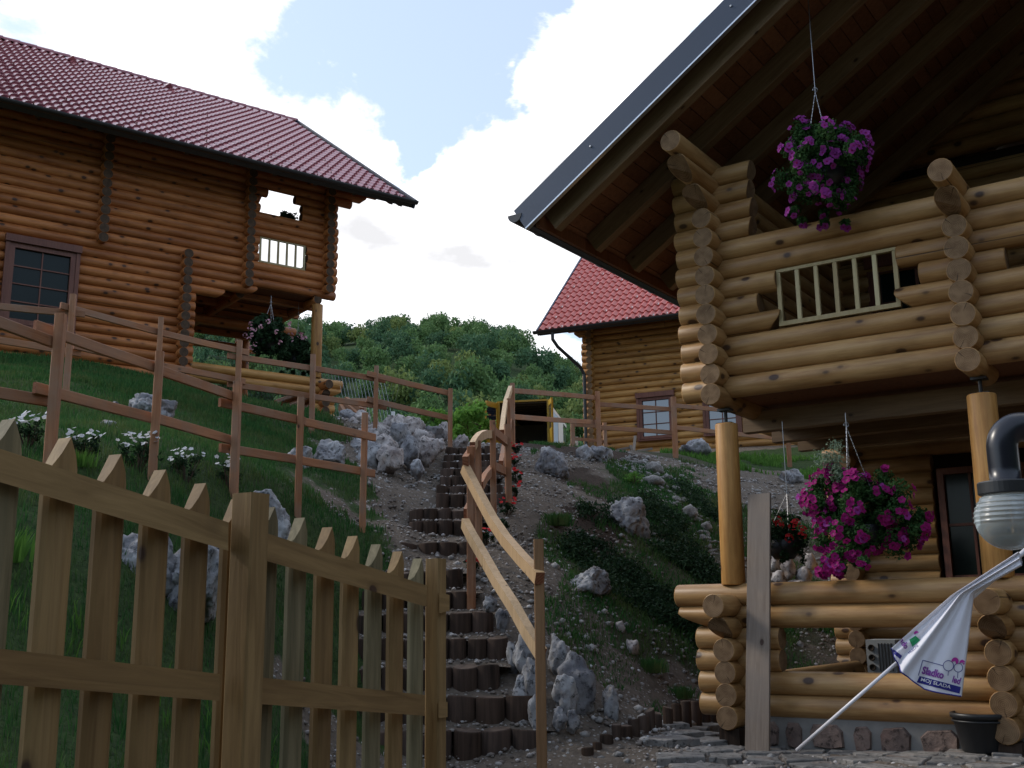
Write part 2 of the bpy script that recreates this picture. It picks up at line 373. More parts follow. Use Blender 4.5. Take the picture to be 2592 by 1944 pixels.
def leafmat(name, c0, c1, rough=.55, trans=.3, dry=None):
    mm, t, b = mat(name, .7, .12); g = G(t)
    gi = g.n('ShaderNodeNewGeometry'); c = g.mix(gi.outputs['Random Per Island'], c0, c1)
    oi = g.n('ShaderNodeObjectInfo'); c = g.mix(g.mr(oi.outputs['Random'], 0, 1, 0, .35), c, c0)
    if dry:
        tv = g.n('ShaderNodeTexCoord').outputs['Object']; c = g.mix(g.m('MULTIPLY', g.mr(g.noise(tv, 1.6, 5, .65), .45, .66, 0, 1), g.mr(g.noise(tv, 60, 1), .3, .6, .25, .9)), c, dry)
    g.set(b.inputs['Base Color'], c)
    tr = g.n('ShaderNodeBsdfTranslucent'); g.set(tr.inputs[0], c); ms = g.n('ShaderNodeMixShader'); ms.inputs[0].default_value = trans
    o_ = t.nodes['Material Output']; t.links.new(b.outputs[0], ms.inputs[1]); t.links.new(tr.outputs[0], ms.inputs[2]); t.links.new(ms.outputs[0], o_.inputs[0]); return mm
GRASS = leafmat('grass_blade', (.026, .095, .028), (.068, .17, .042), .5, .35, (.13, .14, .05))
GRASSY = leafmat('bright_grass', (.07, .17, .03), (.13, .26, .05), .5, .35)
LEAFD = leafmat('dark_leaf', (.014, .035, .016), (.035, .07, .028), .45, .2)
LEAFM = leafmat('plant_leaf', (.03, .08, .025), (.07, .15, .045), .5, .3)
LEAFS = leafmat('silver_leaf', (.14, .2, .13), (.3, .38, .27), .5, .3)
TREE1 = leafmat('crown_leaf', (.085, .16, .06), (.17, .28, .10), .6, .3)
TREE2 = leafmat('crown_leaf_dark', (.055, .12, .065), (.11, .20, .09), .6, .3)
TREE3 = leafmat('crown_leaf_yellow', (.14, .19, .06), (.24, .30, .10), .6, .3)
SAPL = leafmat('sapling_leaf', (.10, .24, .04), (.19, .38, .08), .5, .4)
BARK = plain('bark', (.08, .06, .045), .9, .1, 0, .3, 8, .6)
def petal(name, c0, c1): return leafmat(name, c0, c1, .5, .3)
PMAG = petal('petal_magenta', (.22, .008, .10), (.38, .02, .20)); PPUR = petal('petal_purple', (.26, .03, .25), (.42, .08, .38))
PWHITE = petal('petal_white', (.6, .62, .66), (.8, .8, .82)); PRED = petal('petal_red', (.5, .015, .02), (.65, .05, .05)); PPINK = petal('petal_pink', (.6, .3, .38), (.75, .45, .5))
PEYE = plain('petal_eye', (.12, .005, .05), .6)
GLASSD = plain('dark_pane', (.010, .016, .014), .12, .18)
def panem(name, rough=.03):
    mm, t, b = mat(name, rough, 1.0); b.inputs['Base Color'].default_value = (.02, .03, .05, 1); b.inputs['Metallic'].default_value = 0; b.inputs['IOR'].default_value = 1.8; return mm
PANE = panem('reflecting_pane')

# ---------------------------------------------------------------- the lie of the land
A = Frame((1.9264, 9.6525), 124.47)                 # chalet on the right, u=0 v=0 at its left porch corner
L0 = px(100, 885, 19.5); LH = Frame((L0[0], L0[1]), 53.45)   # chalet on the left
B0 = px(1600, 1100, 29.5); B = Frame((B0[0], B0[1]), 114)    # chalet behind
CP = []                                             # (x, y, z, cover)  cover: 0 grass 1 gravel 2 soil 3 weeds
def cpx(x, y, d, c): P = px(x, y, d); CP.append((P[0], P[1], P[2], c))
for a_ in ((0, 1930, 4.3, 0), (250, 1900, 4.9, 0), (500, 1920, 5.8, 0), (700, 1900, 6.9, 0), (850, 1930, 7.8, 1), (100, 1500, 5.9, 0), (400, 1500, 6.9, 0), (700, 1500, 8.4, 0), (870, 1500, 9.6, 0),
    (150, 1210, 7.8, 0), (405, 1215, 8.9, 0), (602, 1240, 10.2, 0), (762, 1255, 11.1, 0), (924, 1285, 12, 0), (960, 1262, 12.5, 0), (900, 1200, 13.4, 0), (880, 1345, 11.2, 0), (1010, 1290, 12.3, 1), (0, 1080, 10.5, 0), (300, 1080, 11.5, 0), (550, 1110, 13, 0), (700, 1130, 13.8, 0), (850, 1170, 14, 0), (1000, 1225, 14, 1),
    (0, 930, 17, 0), (185, 965, 14.4, 0), (408, 1010, 14.8, 0), (607, 1060, 15.6, 0), (793, 1066, 16.4, 0), (953, 1085, 16.8, 1), (1100, 1140, 16.8, 1), (100, 908, 19.3, 0), (300, 940, 20, 0), (460, 985, 20.6, 0), (700, 1060, 22, 0), (860, 1125, 23, 1),
    (950, 1110, 20, 1), (1100, 1130, 20, 1), (1200, 1133, 20, 1), (1300, 1134, 20, 1), (1300, 1140, 17.5, 1), (1400, 1133, 18.3, 2), (1500, 1132, 19.5, 2), (1600, 1147, 20.5, 1), (1705, 1152, 21, 3), (1850, 1164, 22.5, 0), (2000, 1164, 24, 0),
    (1310, 1270, 13.7, 1), (1400, 1210, 16, 2), (1500, 1230, 16, 2), (1600, 1250, 16, 3), (1700, 1270, 16.5, 3), (1800, 1330, 16, 3), (1900, 1230, 19, 1), (2000, 1230, 20, 1), (1300, 1400, 12, 1), (1400, 1400, 13, 3), (1500, 1330, 14, 2), (1500, 1450, 12.8, 3), (1650, 1450, 13.5, 3),
    (1780, 1480, 13.5, 3), (2000, 1480, 15, 1), (1340, 1560, 10.5, 1), (1450, 1560, 11, 1), (1600, 1600, 11.3, 3), (1750, 1650, 11.5, 3), (1400, 1700, 9.7, 1), (1550, 1750, 10, 1), (1750, 1760, 11, 1), (1420, 1860, 8.8, 1), (1560, 1860, 9.0, 1), (1700, 1815, 10.2, 1), (1800, 1810, 10.9, 1),
    (1200, 1925, 8.4, 1), (1600, 1900, 8.5, 1), (1900, 1890, 9, 1), (2300, 1930, 7.9, 1), (2560, 1905, 8, 1)): cpx(*a_)
STEPS = [(1850, 8.7, 905, 1413), (1766, 9.05, 905, 1342), (1687, 9.4, 905, 1293), (1617, 9.8, 905, 1289), (1552, 10.2, 905, 1262), (1497, 10.6, 915, 1226), (1447, 11.0, 930, 1200), (1372, 11.9, 955, 1190),
         (1318, 12.7, 1035, 1242), (1288, 13.1, 1035, 1240), (1250, 13.7, 1103, 1275), (1229, 14.1, 1103, 1275), (1206, 14.6, 1112, 1272), (1185, 15.1, 1114, 1270), (1167, 15.6, 1120, 1272), (1149, 16.1, 1122, 1274), (1132, 16.6, 1126, 1272)]
for y_, d_, xl, xr in STEPS:
    P = px((xl+xr)/2, y_, d_+.2); CP.append((P[0], P[1], P[2]-.16, 1))
    P = px(xl-40, y_, d_+.2); CP.append((P[0], P[1], P[2]-(.22 if d_ > 11 else .05), 1 if d_ > 11.5 else 0))
    P = px(xr+45, y_, d_+.1); CP.append((P[0], P[1], P[2]-.10, 1))
for a_ in ((0, 4, .02, 1), (3, 5, .02, 1), (6, 6, .05, 1), (5, 9.5, .1, 1), (7.5, 11, .1, 1), (5, 12, .3, 1), (-3, 2.2, .6, 0), (-1.5, 2.8, .35, 0), (-6, 4, 1.6, 0), (0, 1, 0, 1), (3, 1, 0, 1), (-8, 9, 3.2, 0), (-12, 14, 5.2, 0), (-13, 20, 6.2, 0), (-6, 30, 6, 0), (0, 26, 5.0, 1), (0, 36, 5.9, 1), (4, 36, 5.9, 1), (5, 28, 5.4, 1), (10, 26, 5.3, 0), (10, 20, 3.6, 1), (9, 15, 1.6, 1), (12, 10, .4, 1), (-4, -2, .4, 0), (6, -2, 0, 1)): CP.append(a_)
CP = np.array(CP)
def tps_fit(P, val, lam=.02):
    n = len(P); d2 = ((P[:, None]-P[None])**2).sum(-1); K = .5*d2*np.log(d2+1e-9)+lam*np.eye(n)*20
    Q = np.c_[np.ones(n), P]; M_ = np.block([[K, Q], [Q.T, np.zeros((3, 3))]])
    return np.linalg.solve(M_, np.r_[val, 0, 0, 0])
W_ = tps_fit(CP[:, :2], CP[:, 2])
def near_h(x, y):
    x = np.asarray(x, float); y = np.asarray(y, float); sh = x.shape; q = np.c_[x.ravel(), y.ravel()]
    o = np.empty(len(q))
    for s in range(0, len(q), 20000):
        qq = q[s:s+20000]; d2 = ((qq[:, None]-CP[None, :, :2])**2).sum(-1)
        o[s:s+20000] = (.5*d2*np.log(d2+1e-9))@W_[:len(CP)] + W_[-3] + qq@W_[-2:]
    return o.reshape(sh)
def sstep(a, b, t): t = np.clip((t-a)/(b-a), 0, 1); return t*t*(3-2*t)
RIDGE = np.array([(-900, 780), (0, 700), (400, 770), (600, 800), (732, 806), (800, 832), (870, 824), (996, 812), (1125, 817), (1220, 830), (1300, 856), (1350, 872), (1406, 915), (1470, 938), (1600, 960), (2000, 1020), (2800, 1100), (4500, 1300)])
def hill_h(x, y):                                   # wooded hill, its crest about 260 m away
    X = np.asarray(x, float); Y = np.asarray(y, float)
    col = X/np.maximum(Y, 30)*2719/.98+1290
    zr = (1555-np.interp(col, RIDGE[:, 0], RIDGE[:, 1]))*260/2719+1.2-6.5
    t = sstep(60, 262, Y); g_ = 5.5+(zr-5.5)*t
    back = sstep(262, 420, Y); return g_*(1-back*.6)
def H(x, y):
    x = np.asarray(x, float); y = np.asarray(y, float)
    n = np.clip(near_h(np.clip(x, -16, 16), np.clip(y, -4, 38)), -.5, 8)
    k = np.maximum(sstep(36, 60, y), sstep(16, 40, np.abs(x))); k = np.maximum(k, sstep(-6, -20, y))
    az_ = np.arctan2(x, y-8); sect = np.maximum(sstep(1.35, 1.9, az_), sstep(-2.3, -2.8, az_)); rr_ = np.hypot(x, y-8)
    far = np.where(y > 20, hill_h(x, y), 3.0+0*x)*(1-sect)+sect*(1+13*sstep(20, 60, rr_)+14*sstep(60, 200, rr_))  # unseen rise behind and to the right, added to block sky light
    return n*(1-k)+far*k
def Hs(x, y): return float(H(np.array([x]), np.array([y]))[0])
def ghit(x, y, d0=4., d1=40.):                      # where the line of sight meets the ground
    ds = np.linspace(d0, d1, 500); P = CAM[None]+ray(x, y)[None]*ds[:, None]
    h = H(P[:, 0], P[:, 1])-P[:, 2]; i = np.argmax(h > 0)
    if i == 0: i = 1 if h[0] > 0 else len(ds)-1
    t = h[i-1]/(h[i-1]-h[i]) if h[i] > 0 and h[i-1] < 0 else 0
    d = ds[i-1]+(ds[i]-ds[i-1])*t; P = px(x, y, d); return P, d
def cover(x, y):
    q = np.c_[np.asarray(x).ravel(), np.asarray(y).ravel()]
    d2 = ((q[:, None]-CP[None, :, :2])**2).sum(-1)+.05; w_ = 1/d2**2
    return np.stack([(w_*(CP[:, 3] == c)).sum(1)/w_.sum(1) for c in range(4)], 1)
# one sheet to the horizon, fine where it is near
xs = np.r_[-3000, -1500, -700, np.linspace(-400, -60, 18), np.linspace(-50, -14, 19), np.linspace(-13, 12, 251), np.linspace(13, 50, 19), np.linspace(60, 400, 18), 700, 1500, 3000]
ys = np.r_[-2500, -900, -300, -60, np.linspace(-20, 2, 12), np.linspace(2.2, 26, 239), np.linspace(27, 60, 34), np.linspace(64, 420, 60), 600, 1000, 2000, 4500]
XX, YY = np.meshgrid(xs, ys); ZZ = H(XX, YY)
fine = (XX > -13) & (XX < 12) & (YY > 2) & (YY < 26)
nz = np.zeros_like(ZZ); idx = np.argwhere(fine)
for i, j in idx:
    p = Vector((XX[i, j], YY[i, j], 0)); nz[i, j] = mn.fractal(p*1.3, 1, 2, 3)*.035+mn.noise(p*7)*.012
inside = ((XX-A.O[0])*A.u[0]+(YY-A.O[1])*A.u[1] > -.1) & ((XX-A.O[0])*A.v[0]+(YY-A.O[1])*A.v[1] > -.1)
ZZ = ZZ+nz
# the chalet on the right stands on a levelled floor
uu = (XX-A.O[0])*A.u[0]+(YY-A.O[1])*A.u[1]; vv = (XX-A.O[0])*A.v[0]+(YY-A.O[1])*A.v[1]
dep = np.clip(np.minimum(uu+.0, vv-.1)/.5, 0, 1); ZZ = np.where(dep > 0, ZZ*(1-dep)+np.minimum(ZZ, .08)*dep, ZZ)
ny, nx = XX.shape; V = np.stack([XX, YY, ZZ], -1).reshape(-1, 3)
ii = (np.arange(ny-1)[:, None]*nx+np.arange(nx-1)[None]).ravel(); Fc = np.stack([ii, ii+1, ii+nx+1, ii+nx], 1)
me = fastmesh('ground', V, Fc, smooth=True)
cv = cover(XX, YY); at = me.attributes.new('cover', 'FLOAT_COLOR', 'POINT')
cc4 = np.ones((len(V), 4), np.float32); cc4[:, 0] = cv[:, 0]; cc4[:, 1] = cv[:, 2]; cc4[:, 2] = cv[:, 3]
farm = (YY.ravel() > 40) | (np.abs(XX.ravel()) > 18); cc4[farm, 0] = 1; at.data.foreach_set('color', cc4.ravel())
GM, t, b = mat('ground', .95, .15); g = G(t); tcg = g.n('ShaderNodeTexCoord').outputs['Object']
an = g.n('ShaderNodeAttribute', attribute_name='cover'); sp3 = g.n('ShaderNodeSeparateColor'); g.set(sp3.inputs[0], an.outputs['Color'])
bn = g.noise(tcg, 3.5, 6, .6); edge = g.m('MULTIPLY', g.m('SUBTRACT', bn, .5), 1.1)
peb = g.voro(tcg, 26); pc = g.voro(tcg, 26, out='Color'); ps = g.n('ShaderNodeSeparateColor'); g.set(ps.inputs[0], pc)
grav = g.ramp(g.noise(tcg, 9, 6, .7), [(.3, (.095, .076, .06)), (.7, (.19, .155, .125))])
stone = g.mix(ps.outputs[1], (.16, .14, .12), (.42, .39, .36))
pm_ = g.m('MULTIPLY', g.mr(peb, .42, .30), g.mr(ps.outputs[0], .62, .66), clamp=True)
grav = g.mix(pm_, grav, stone)
soil = g.ramp(g.noise(tcg, 12, 6, .7), [(.3, (.035, .024, .018)), (.7, (.075, .052, .038))])
gr = g.ramp(g.noise(tcg, 14, 5, .7), [(.3, (.022, .038, .014)), (.7, (.05, .085, .025))])
c = g.mix(g.mr(g.m('ADD', sp3.outputs[1], edge), .45, .6), grav, soil)
c = g.mix(g.mr(g.m('ADD', sp3.outputs[2], edge), .35, .6, 0, .75), c, g.mix(.35, gr, soil))
c = g.mix(g.mr(g.m('ADD', sp3.outputs[0], edge), .42, .58), c, gr)
g.set(b.inputs['Base Color'], c); g.bump(g.m('ADD', g.m('MULTIPLY', pm_, .6), g.noise(tcg, 30, 4, .7)), .8, .03, b)
gro = link('ground', me, GM); tag(gro, kind='structure')

# ---------------------------------------------------------------- windows
def window(par, fr, u0, u1, z0, z1, v, cols, rows, fw=.06, pane=PANE, lintel=True, bar=.022, wm=None):
    wm = wm or WFRAME
    f = MB(); t_ = .05
    f.fbox(fr, u0, u1, v-.03, v+.05, z1-fw, z1); f.fbox(fr, u0, u1, v-.03, v+.05, z0, z0+fw)
    f.fbox(fr, u0, u0+fw, v-.032, v+.05, z0+fw, z1-fw); f.fbox(fr, u1-fw, u1, v-.032, v+.05, z0+fw, z1-fw)
    wo = f.build('window', wm, par)
    ms_ = MB(); a0, a1, b0, b1 = u0+fw, u1-fw, z0+fw, z1-fw
    for c_ in range(1, cols): x = a0+(a1-a0)*c_/cols; ms_.fbox(fr, x-bar/2, x+bar/2, v+.005, v+.03, b0, b1)
    for c_ in range(1, rows): z = b0+(b1-b0)*c_/rows; ms_.fbox(fr, a0, a1, v+.003, v+.028, z-bar/2, z+bar/2)
    ms_.build('glazing_bar', wm, wo)
    for i in range(cols):
        for j in range(rows):
            pn = MB(); pn.fbox(fr, a0+(a1-a0)*i/cols, a0+(a1-a0)*(i+1)/cols, v+.031, v+.036, b0+(b1-b0)*j/rows, b0+(b1-b0)*(j+1)/rows); pn.build('pane', pane, wo)
    if lintel:
        q = MB(); q.fbox(fr, u0-.09, u1+.09, v-.09, v+.02, z1+.003, z1+.14); q.build('lintel', wm, par)
        q = MB(); q.fbox(fr, u0-.075, u0-.003, v-.05, v+.04, z0-.02, z1); q.build('casing', wm, par); q = MB(); q.fbox(fr, u1+.003, u1+.075, v-.05, v+.04, z0-.02, z1); q.build('casing', wm, par)
        q = MB(); q.fbox(fr, u0-.08, u1+.08, v-.09, v+.0, z0-.055, z0-.022); q.build('sill', wm, par)

# ---------------------------------------------------------------- tiles
def tilemesh(w_, ln):
    V = []; Fc = []; n = 9
    def prof(s): # one roll and one pan
        return .055*math.sin(math.pi*min(1, s/.62))**.9 if s < .62 else -.004*math.sin(math.pi*(s-.62)/.38)
    for z_, up_ in ((0, .042), (ln, 0)):
        for k in range(n): s = k/(n-1); V.append((s*w_, z_, up_+prof(s)))
    for up_ in (.042, -.012):
        for k in range(n): s = k/(n-1); V.append((s*w_, 0, prof(s)+up_))
    for k in range(n-1): Fc.append((k, k+1, n+k+1, n+k)); Fc.append((3*n+k, 3*n+k+1, 2*n+k+1, 2*n+k))
    return V, Fc
def tiled_roof(par, P, du, ds, nrm, U, S, tw, tl, keep, matl, hookm, hook_every, seed):
    """P eave corner, du along the eave, ds up the slope; U, S metres; keep(u,s) in frame"""
    V, Fc = tilemesh(tw, tl*1.12); me = mesh('roof_tile', V, Fc, [True]*len(Fc)); me.materials.append(matl)
    R_ = Matrix.Identity(4)
    for i in range(3): R_[i][0] = du[i]; R_[i][1] = ds[i]; R_[i][2] = nrm[i]
    nu, ns = int(U/tw), int(S/tl); cells = []
    for i in range(nu):
        for j in range(ns):
            c_ = P+du*(i*tw)+ds*(j*tl); rel = c_-CAM; d = rel@FW; cells.append((abs((rel@RT)/d) < .5 and (rel@UP)/d < .37, -d, i, j))
    cells.sort(key=lambda q: (not q[0], -q[1])); parts = cells[:300]; rest = cells[300:]
    for q, _, i, j in parts:
        M = R_.copy(); c_ = P+du*(i*tw)+ds*(j*tl)
        for k in range(3): M[k][3] = c_[k]
        link('roof_tile', me, None, par, M@Matrix.Rotation(random.uniform(-.006, .006), 4, 'Z'))
    TV = np.array(V); TF = np.array(Fc); VV = []; FF = []; o = 0
    base = np.array([list(du), list(ds), list(nrm)])
    for q, _, i, j in rest:
        VV.append(TV@base+(P+du*(i*tw)+ds*(j*tl))[None]); FF.append(TF+o); o += len(TV)
    if rest:
        me2 = fastmesh('roof_tile_field', np.concatenate(VV), np.concatenate(FF), smooth=True); tag(link('roof_tile_field', me2, matl, par), kind='stuff')
    hk = MB()
    for i in range(nu):
        for j in range(ns):
            if hook_every(i, j):
                c_ = P+du*((i+.78)*tw)+ds*(j*tl+.0)+nrm*.03
                M = R_.copy()
                for k in range(3): M[k][3] = c_[k]
                hk.box((0, .05, .012), (.009, .06, .004), M); hk.box((0, 0, .035), (.010, .005, .03), M)
    if hk.V: tag(hk.build('snow_hook', hookm, par), kind='stuff')

P_ = .185
# ================================================================ chalet on the right
hr = thing('log_chalet', 'big honey log chalet on the right with balcony, covered porch and dark metal edged eaves', 'house', A.w(0, 0, .1))
lm = (LOGW, LOGE)
def ul(par, fr, u0, u1, z, v=0, r=.1, c0=0, c1=0, mats=None, **k): return log(par, fr.w(u0, v, z), fr.w(u1, v, z), r, 'log', mats or lm, c0, c1, **k)
def vl(par, fr, u, v0, v1, z, r=.1, c0=0, c1=0, mats=None, **k): return log(par, fr.w(u, v0, z), fr.w(u, v1, z), r, 'log', mats or lm, c0, c1, **k)
ZB = 3.11
for i in range(12):                                 # front of the balcony, log by log
    z = ZB+.0925+i*P_; j_ = random.uniform(-.015, .015)
    if i < 3 or i in (6, 7): ul(hr, A, -.36+j_, 6.2, z)
    elif i in (3, 4, 5):
        cL = (.62, .42, .60)[i-3]; cR = (1.62, 1.83, 1.66)[i-3]
        cc_ = (-.05, 0, .0)[i-3]
        ul(hr, A, -.36+j_, cL, z, c1=(.10, 0, 0)[i-3]); ul(hr, A, cR, 2.66+(.12, .0, .1)[i-3] if i != 4 else 2.5, z, c0=(.10, 0, 0)[i-3])
        ul(hr, A, 4.3, 6.2, z)
    else: ul(hr, A, -.36+j_, .40+.02*(i % 2), z, c1=.03)
for k in range(13):                                 # cross logs at the two corners
    z = ZB+k*P_; pr = .27+random.uniform(-.012, .012); c0 = 0
    if k == 10: pr, c0 = .47, .22
    if k == 11: pr, c0 = .76, .20
    if k == 12: pr = .86
    vl(hr, A, 0, -pr, 3.45 if k < 9 or k > 10 else 3.45, z, c0=c0)
    if k <= 8:
        pr2 = .27+random.uniform(-.012, .012)
        if k == 7: vl(hr, A, 2.18, -.46, .5, z, c0=.2)
        elif k == 8: vl(hr, A, 2.18, -.58, .5, z)
        else: vl(hr, A, 2.18, -pr2, .42, z)
    if k > 0 and k < 9: pass
for k in range(9): vl(hr, A, 4.9, -.27, .42, ZB+k*P_)
# balcony floor, joists and boards
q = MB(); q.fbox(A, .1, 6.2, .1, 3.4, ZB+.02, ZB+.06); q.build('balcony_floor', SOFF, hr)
for v in (.75, 1.5, 2.25): beam(hr, A.w(-.1, v, ZB-.12), A.w(6.2, v, ZB-.12), .12, .2, (RAFT, LOGE), 'joist')
for v, ee in ((1.7, -.42), (2.65, -.42)):
    ul(hr, A, ee, 6.2, ZB-.02, v=v, c0=.16)
# lower corner: rail of two logs, short ones below, two more at the foot
for i in range(6):
    z = .42+i*P_
    if i < 2: ul(hr, A, -.33, 6.2, z)
    elif i < 4: ul(hr, A, -.33+random.uniform(-.015, .015), .42, z); ul(hr, A, 1.82, 2.55, z); ul(hr, A, 4.6, 6.2, z)
    else: ul(hr, A, (-.50, -.53)[i-4], 6.2, z, c0=(.22, 0)[i-4])
for k in range(6):
    z = .326+k*P_; pr = .27+random.uniform(-.01, .01); c0 = 0
    if k == 4: pr, c0 = .37, .17
    if k == 5: pr = .44
    for u in (0, 2.18, 4.9): vl(hr, A, u, -pr-(.05 if u > 1 and k > 3 else 0), .40, z, c0=c0)
for v in (1.1, 2.2):                                # side rail of the porch
    pass
for z in (.42, .605, 1.25): vl(hr, A, 0, .40, 3.3, z-.05)
for u in (0, 2.18):
    q = MB(); q.fbox(A, u-.09, u+.09, -.24, -.06, -.1, .24); q.build('footing', STUMP, hr)
for u, r_ in ((.01, .105), (2.19, .115), (4.9, .11)):
    log(hr, A.w(u, 0, 1.43 if u < 4 else 1.4), A.w(u+.012, 0, 2.87), r_*1.0, 'post', (LOGB, LOGE), seg=24, r1=r_*.97)
    q = MB(); q.tube([A.w(u+.012, 0, 2.87), A.w(u+.012, 0, 3.02)], .016); q.fbox(A, u-.06, u+.08, -.06, .06, 2.868, 2.88); q.fbox(A, u-.05, u+.07, -.05, .05, 2.99, 3.01); q.build('post_bolt', GUT, hr)
# masonry plinth under the front, every stone set proud of the mortar
pl = MB(); pl.fbox(A, -.02, 5.2, -.05, .35, -.2, .335); plo = pl.build('plinth', MORT, hr)
u = .16; k = 0
while u < 2.15:
    wd = random.choice((.15, .22, .27, .19, .31)); h0 = random.uniform(.0, .04)
    q = MB(); n_ = 7; vsn = []
    for s in range(n_):
        t_ = 2*math.pi*s/n_+.3; ru = .5*wd*(.86+random.uniform(0, .2)); rz = .105*(.9+random.uniform(0, .2))
        cu = abs(math.cos(t_))**.55*math.copysign(1, math.cos(t_)); su = abs(math.sin(t_))**.55*math.copysign(1, math.sin(t_))
        vsn.append((u+wd/2+ru*cu, .19+rz*su))
    Vv = [A.w(a_, -.045, z_) for a_, z_ in vsn]+[A.w((a_-u-wd/2)*.9+u+wd/2, -.075-random.uniform(0, .012), (z_-.19)*.88+.19) for a_, z_ in vsn]
    q.add(Vv, [tuple(range(n_, 2*n_))[::-1]]+[(s, (s+1) % n_, (s+1) % n_+n_, s+n_) for s in range(n_)]); q.build('stone', BASEST, plo)
    u += wd+random.uniform(.03, .06)
# wall of the house proper behind porch and balcony
wallrows = int((6.3-.3)/P_)
for i in range(wallrows):
    z = .42+i*P_
    if .3 < z < 2.85:
        ul(hr, A, -.30 if z < 2.9 else 0, .93, z, v=3.65); ul(hr, A, 2.25, 6.2, z, v=3.65)
    elif 4.0 < z < 5.15: ul(hr, A, 0, .42, z, v=3.65, seg=14); ul(hr, A, 1.92, 6.2, z, v=3.65, seg=14)
    else: ul(hr, A, -.30, 6.2, z, v=3.65, seg=14)
for k in range(33):
    z = .326+k*P_
    if z < 6.1: vl(hr, A, 0, 3.39, 7.5, z, seg=14)
for k in range(12, 19): vl(hr, A, 2.6, 3.3, 3.8, ZB+k*P_, seg=14)
q = MB(); q.fbox(A, .2, 6.2, 3.74, 3.8, .1, 6.4); q.build('inner_wall', DARKIN, hr)
for i in range(31): vl(hr, A, 6.1, 0, 3.7, .42+i*P_, seg=12)  # side wall out of view, added to stop light leaking into porch and balcony
q = MB(); q.fbox(A, 6.15, 6.25, -.2, 8, .1, 7.6); q.fbox(A, 0.1, 6.2, 7.4, 7.5, .1, 6.4); q.fbox(A, 3.2, 3.3, 3.9, 7.4, .1, 6.4); q.build('light_block_wall', DARKIN, hr)  # more unseen dark walls, added to keep the interior from being lit through
window(hr, A, .98, 2.2, .35, 2.75, 3.62, 4, 4, .07, GLASSD, False, .03)
window(hr, A, .48, 1.86, 3.95, 5.2, 3.62, 3, 3, .06, GLASSD, True, .03)
q = MB(); q.fbox(A, 0.05, 6.2, .1, 3.5, .02, .12); q.build('porch_floor', plain('porch_slab', (.17, .15, .13), .9), hr)
# balustrade panels in the openings
def baluster(par, fr, u0, u1, z0, z1, v, n, w_=.036, matb=BALW, horiz=.04):
    bo = MB(); bo.fbox(fr, u0, u1, v-.025, v+.02, z0, z0+horiz); rr = bo.build('balustrade_rail', matb, par); bo = MB(); bo.fbox(fr, u0, u1, v-.022, v+.018, z1-horiz*.7, z1); bo.build('top_rail', matb, par)
    for i in range(n):
        u = u0+w_/2+(u1-u0-w_)*i/(n-1); q = MB(); q.fbox(fr, u-w_/2, u+w_/2, v-.018, v+.015, z0+horiz+.001, z1-horiz*.7-.001); q.build('baluster', matb, rr)
baluster(hr, A, .60, 1.66, ZB+3*P_+.02, ZB+6*P_-.01, -.03, 7)
baluster(hr, A, 2.75, 4.2, ZB+3*P_+.02, ZB+6*P_-.01, -.03, 9)
# roof: rafters, planks above them, barge board, gutter
TH = math.radians(32.57); SU = A.u*math.cos(TH)+np.array([0, 0, math.sin(TH)]); SN = -A.u*math.sin(TH)+np.array([0, 0, math.cos(TH)])
EA = A.w(-1.49, 0, 4.94); SL = 7.3
def rp(s, v, n): return EA+SU*s+A.v*v+SN*n
for k in range(int(SL/.145)):
    q = MB(); s0 = .0+k*.145; V_ = [rp(s, v, n) for s in (s0+.003, s0+.142) for v in (-.95, 8) for n in (-.065+.004*(k % 2), -.03)]
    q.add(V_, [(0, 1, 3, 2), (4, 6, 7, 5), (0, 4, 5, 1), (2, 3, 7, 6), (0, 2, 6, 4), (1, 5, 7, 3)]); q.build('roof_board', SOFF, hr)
for v in (-.78, -.02, .80, 1.62, 2.45, 3.2, 4.6, 6.0):
    M0 = rp(.30, v, -.165)
    o_ = beam(hr, rp(.12, v, -.17), rp(SL, v, -.17), .11, .20, (RAFT, RAFT), 'rafter', up=tuple(SN))
q = MB(); V_ = [rp(s, v, n) for s in (-.02, SL) for v in (-1.0, 8.2) for n in (-.028, .03)]
q.add(V_, [(0, 1, 3, 2), (4, 6, 7, 5), (0, 4, 5, 1), (2, 3, 7, 6), (0, 2, 6, 4), (1, 5, 7, 3)]); q.build('roof_deck', METAL, hr)
# far slope
RG = EA+SU*SL
def rp2(s, v, n):
    return RG+(A.u*math.cos(TH)-np.array([0, 0, math.sin(TH)]))*s+A.v*v+np.array([0, 0, n])
q = MB(); V_ = [rp2(s, v, n) for s in (.02, SL) for v in (-1.0, 8.2) for n in (-.05, .03)]
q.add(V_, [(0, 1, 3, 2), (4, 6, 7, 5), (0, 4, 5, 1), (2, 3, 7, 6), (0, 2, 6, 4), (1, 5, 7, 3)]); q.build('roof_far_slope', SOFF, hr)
bb = MB()
def bq(pts, mi=0):
    V_ = []
    for s in (-.06, SL+.05):
        for v, n in pts: V_.append(rp(s, v, n))
    n_ = len(pts); bb.add(V_, [(i, (i+1) % n_, (i+1) % n_+n_, i+n_) for i in range(n_)]+[tuple(range(n_))[::-1], tuple(range(n_, 2*n_))], mi)
bq([(-1.02, -.16), (-1.035, -.16), (-1.035, .075), (-.86, .08), (-.86, .065), (-1.02, .06)]); bbo = bb.build('barge_board', METAL, hr)
bb = MB(); bq([(-1.04, -.177), (-.99, -.177), (-.99, -.163), (-1.04, -.163)]); bb.build('drip_edge', METALE, hr)
bs = MB()
for s in (.9, 2.6, 4.2): 
    c_ = rp(s, -1.037, -.03); bs.lathe([(0, 0), (.012, 0), (.010, .008), (0, .01)], 8, axmat(c_, c_-A.v))
bs.build('screw', STEEL, hr)
gt = MB(); V_ = []; n_ = 9; gr_ = .075; gc = np.array([0., 0, 0])
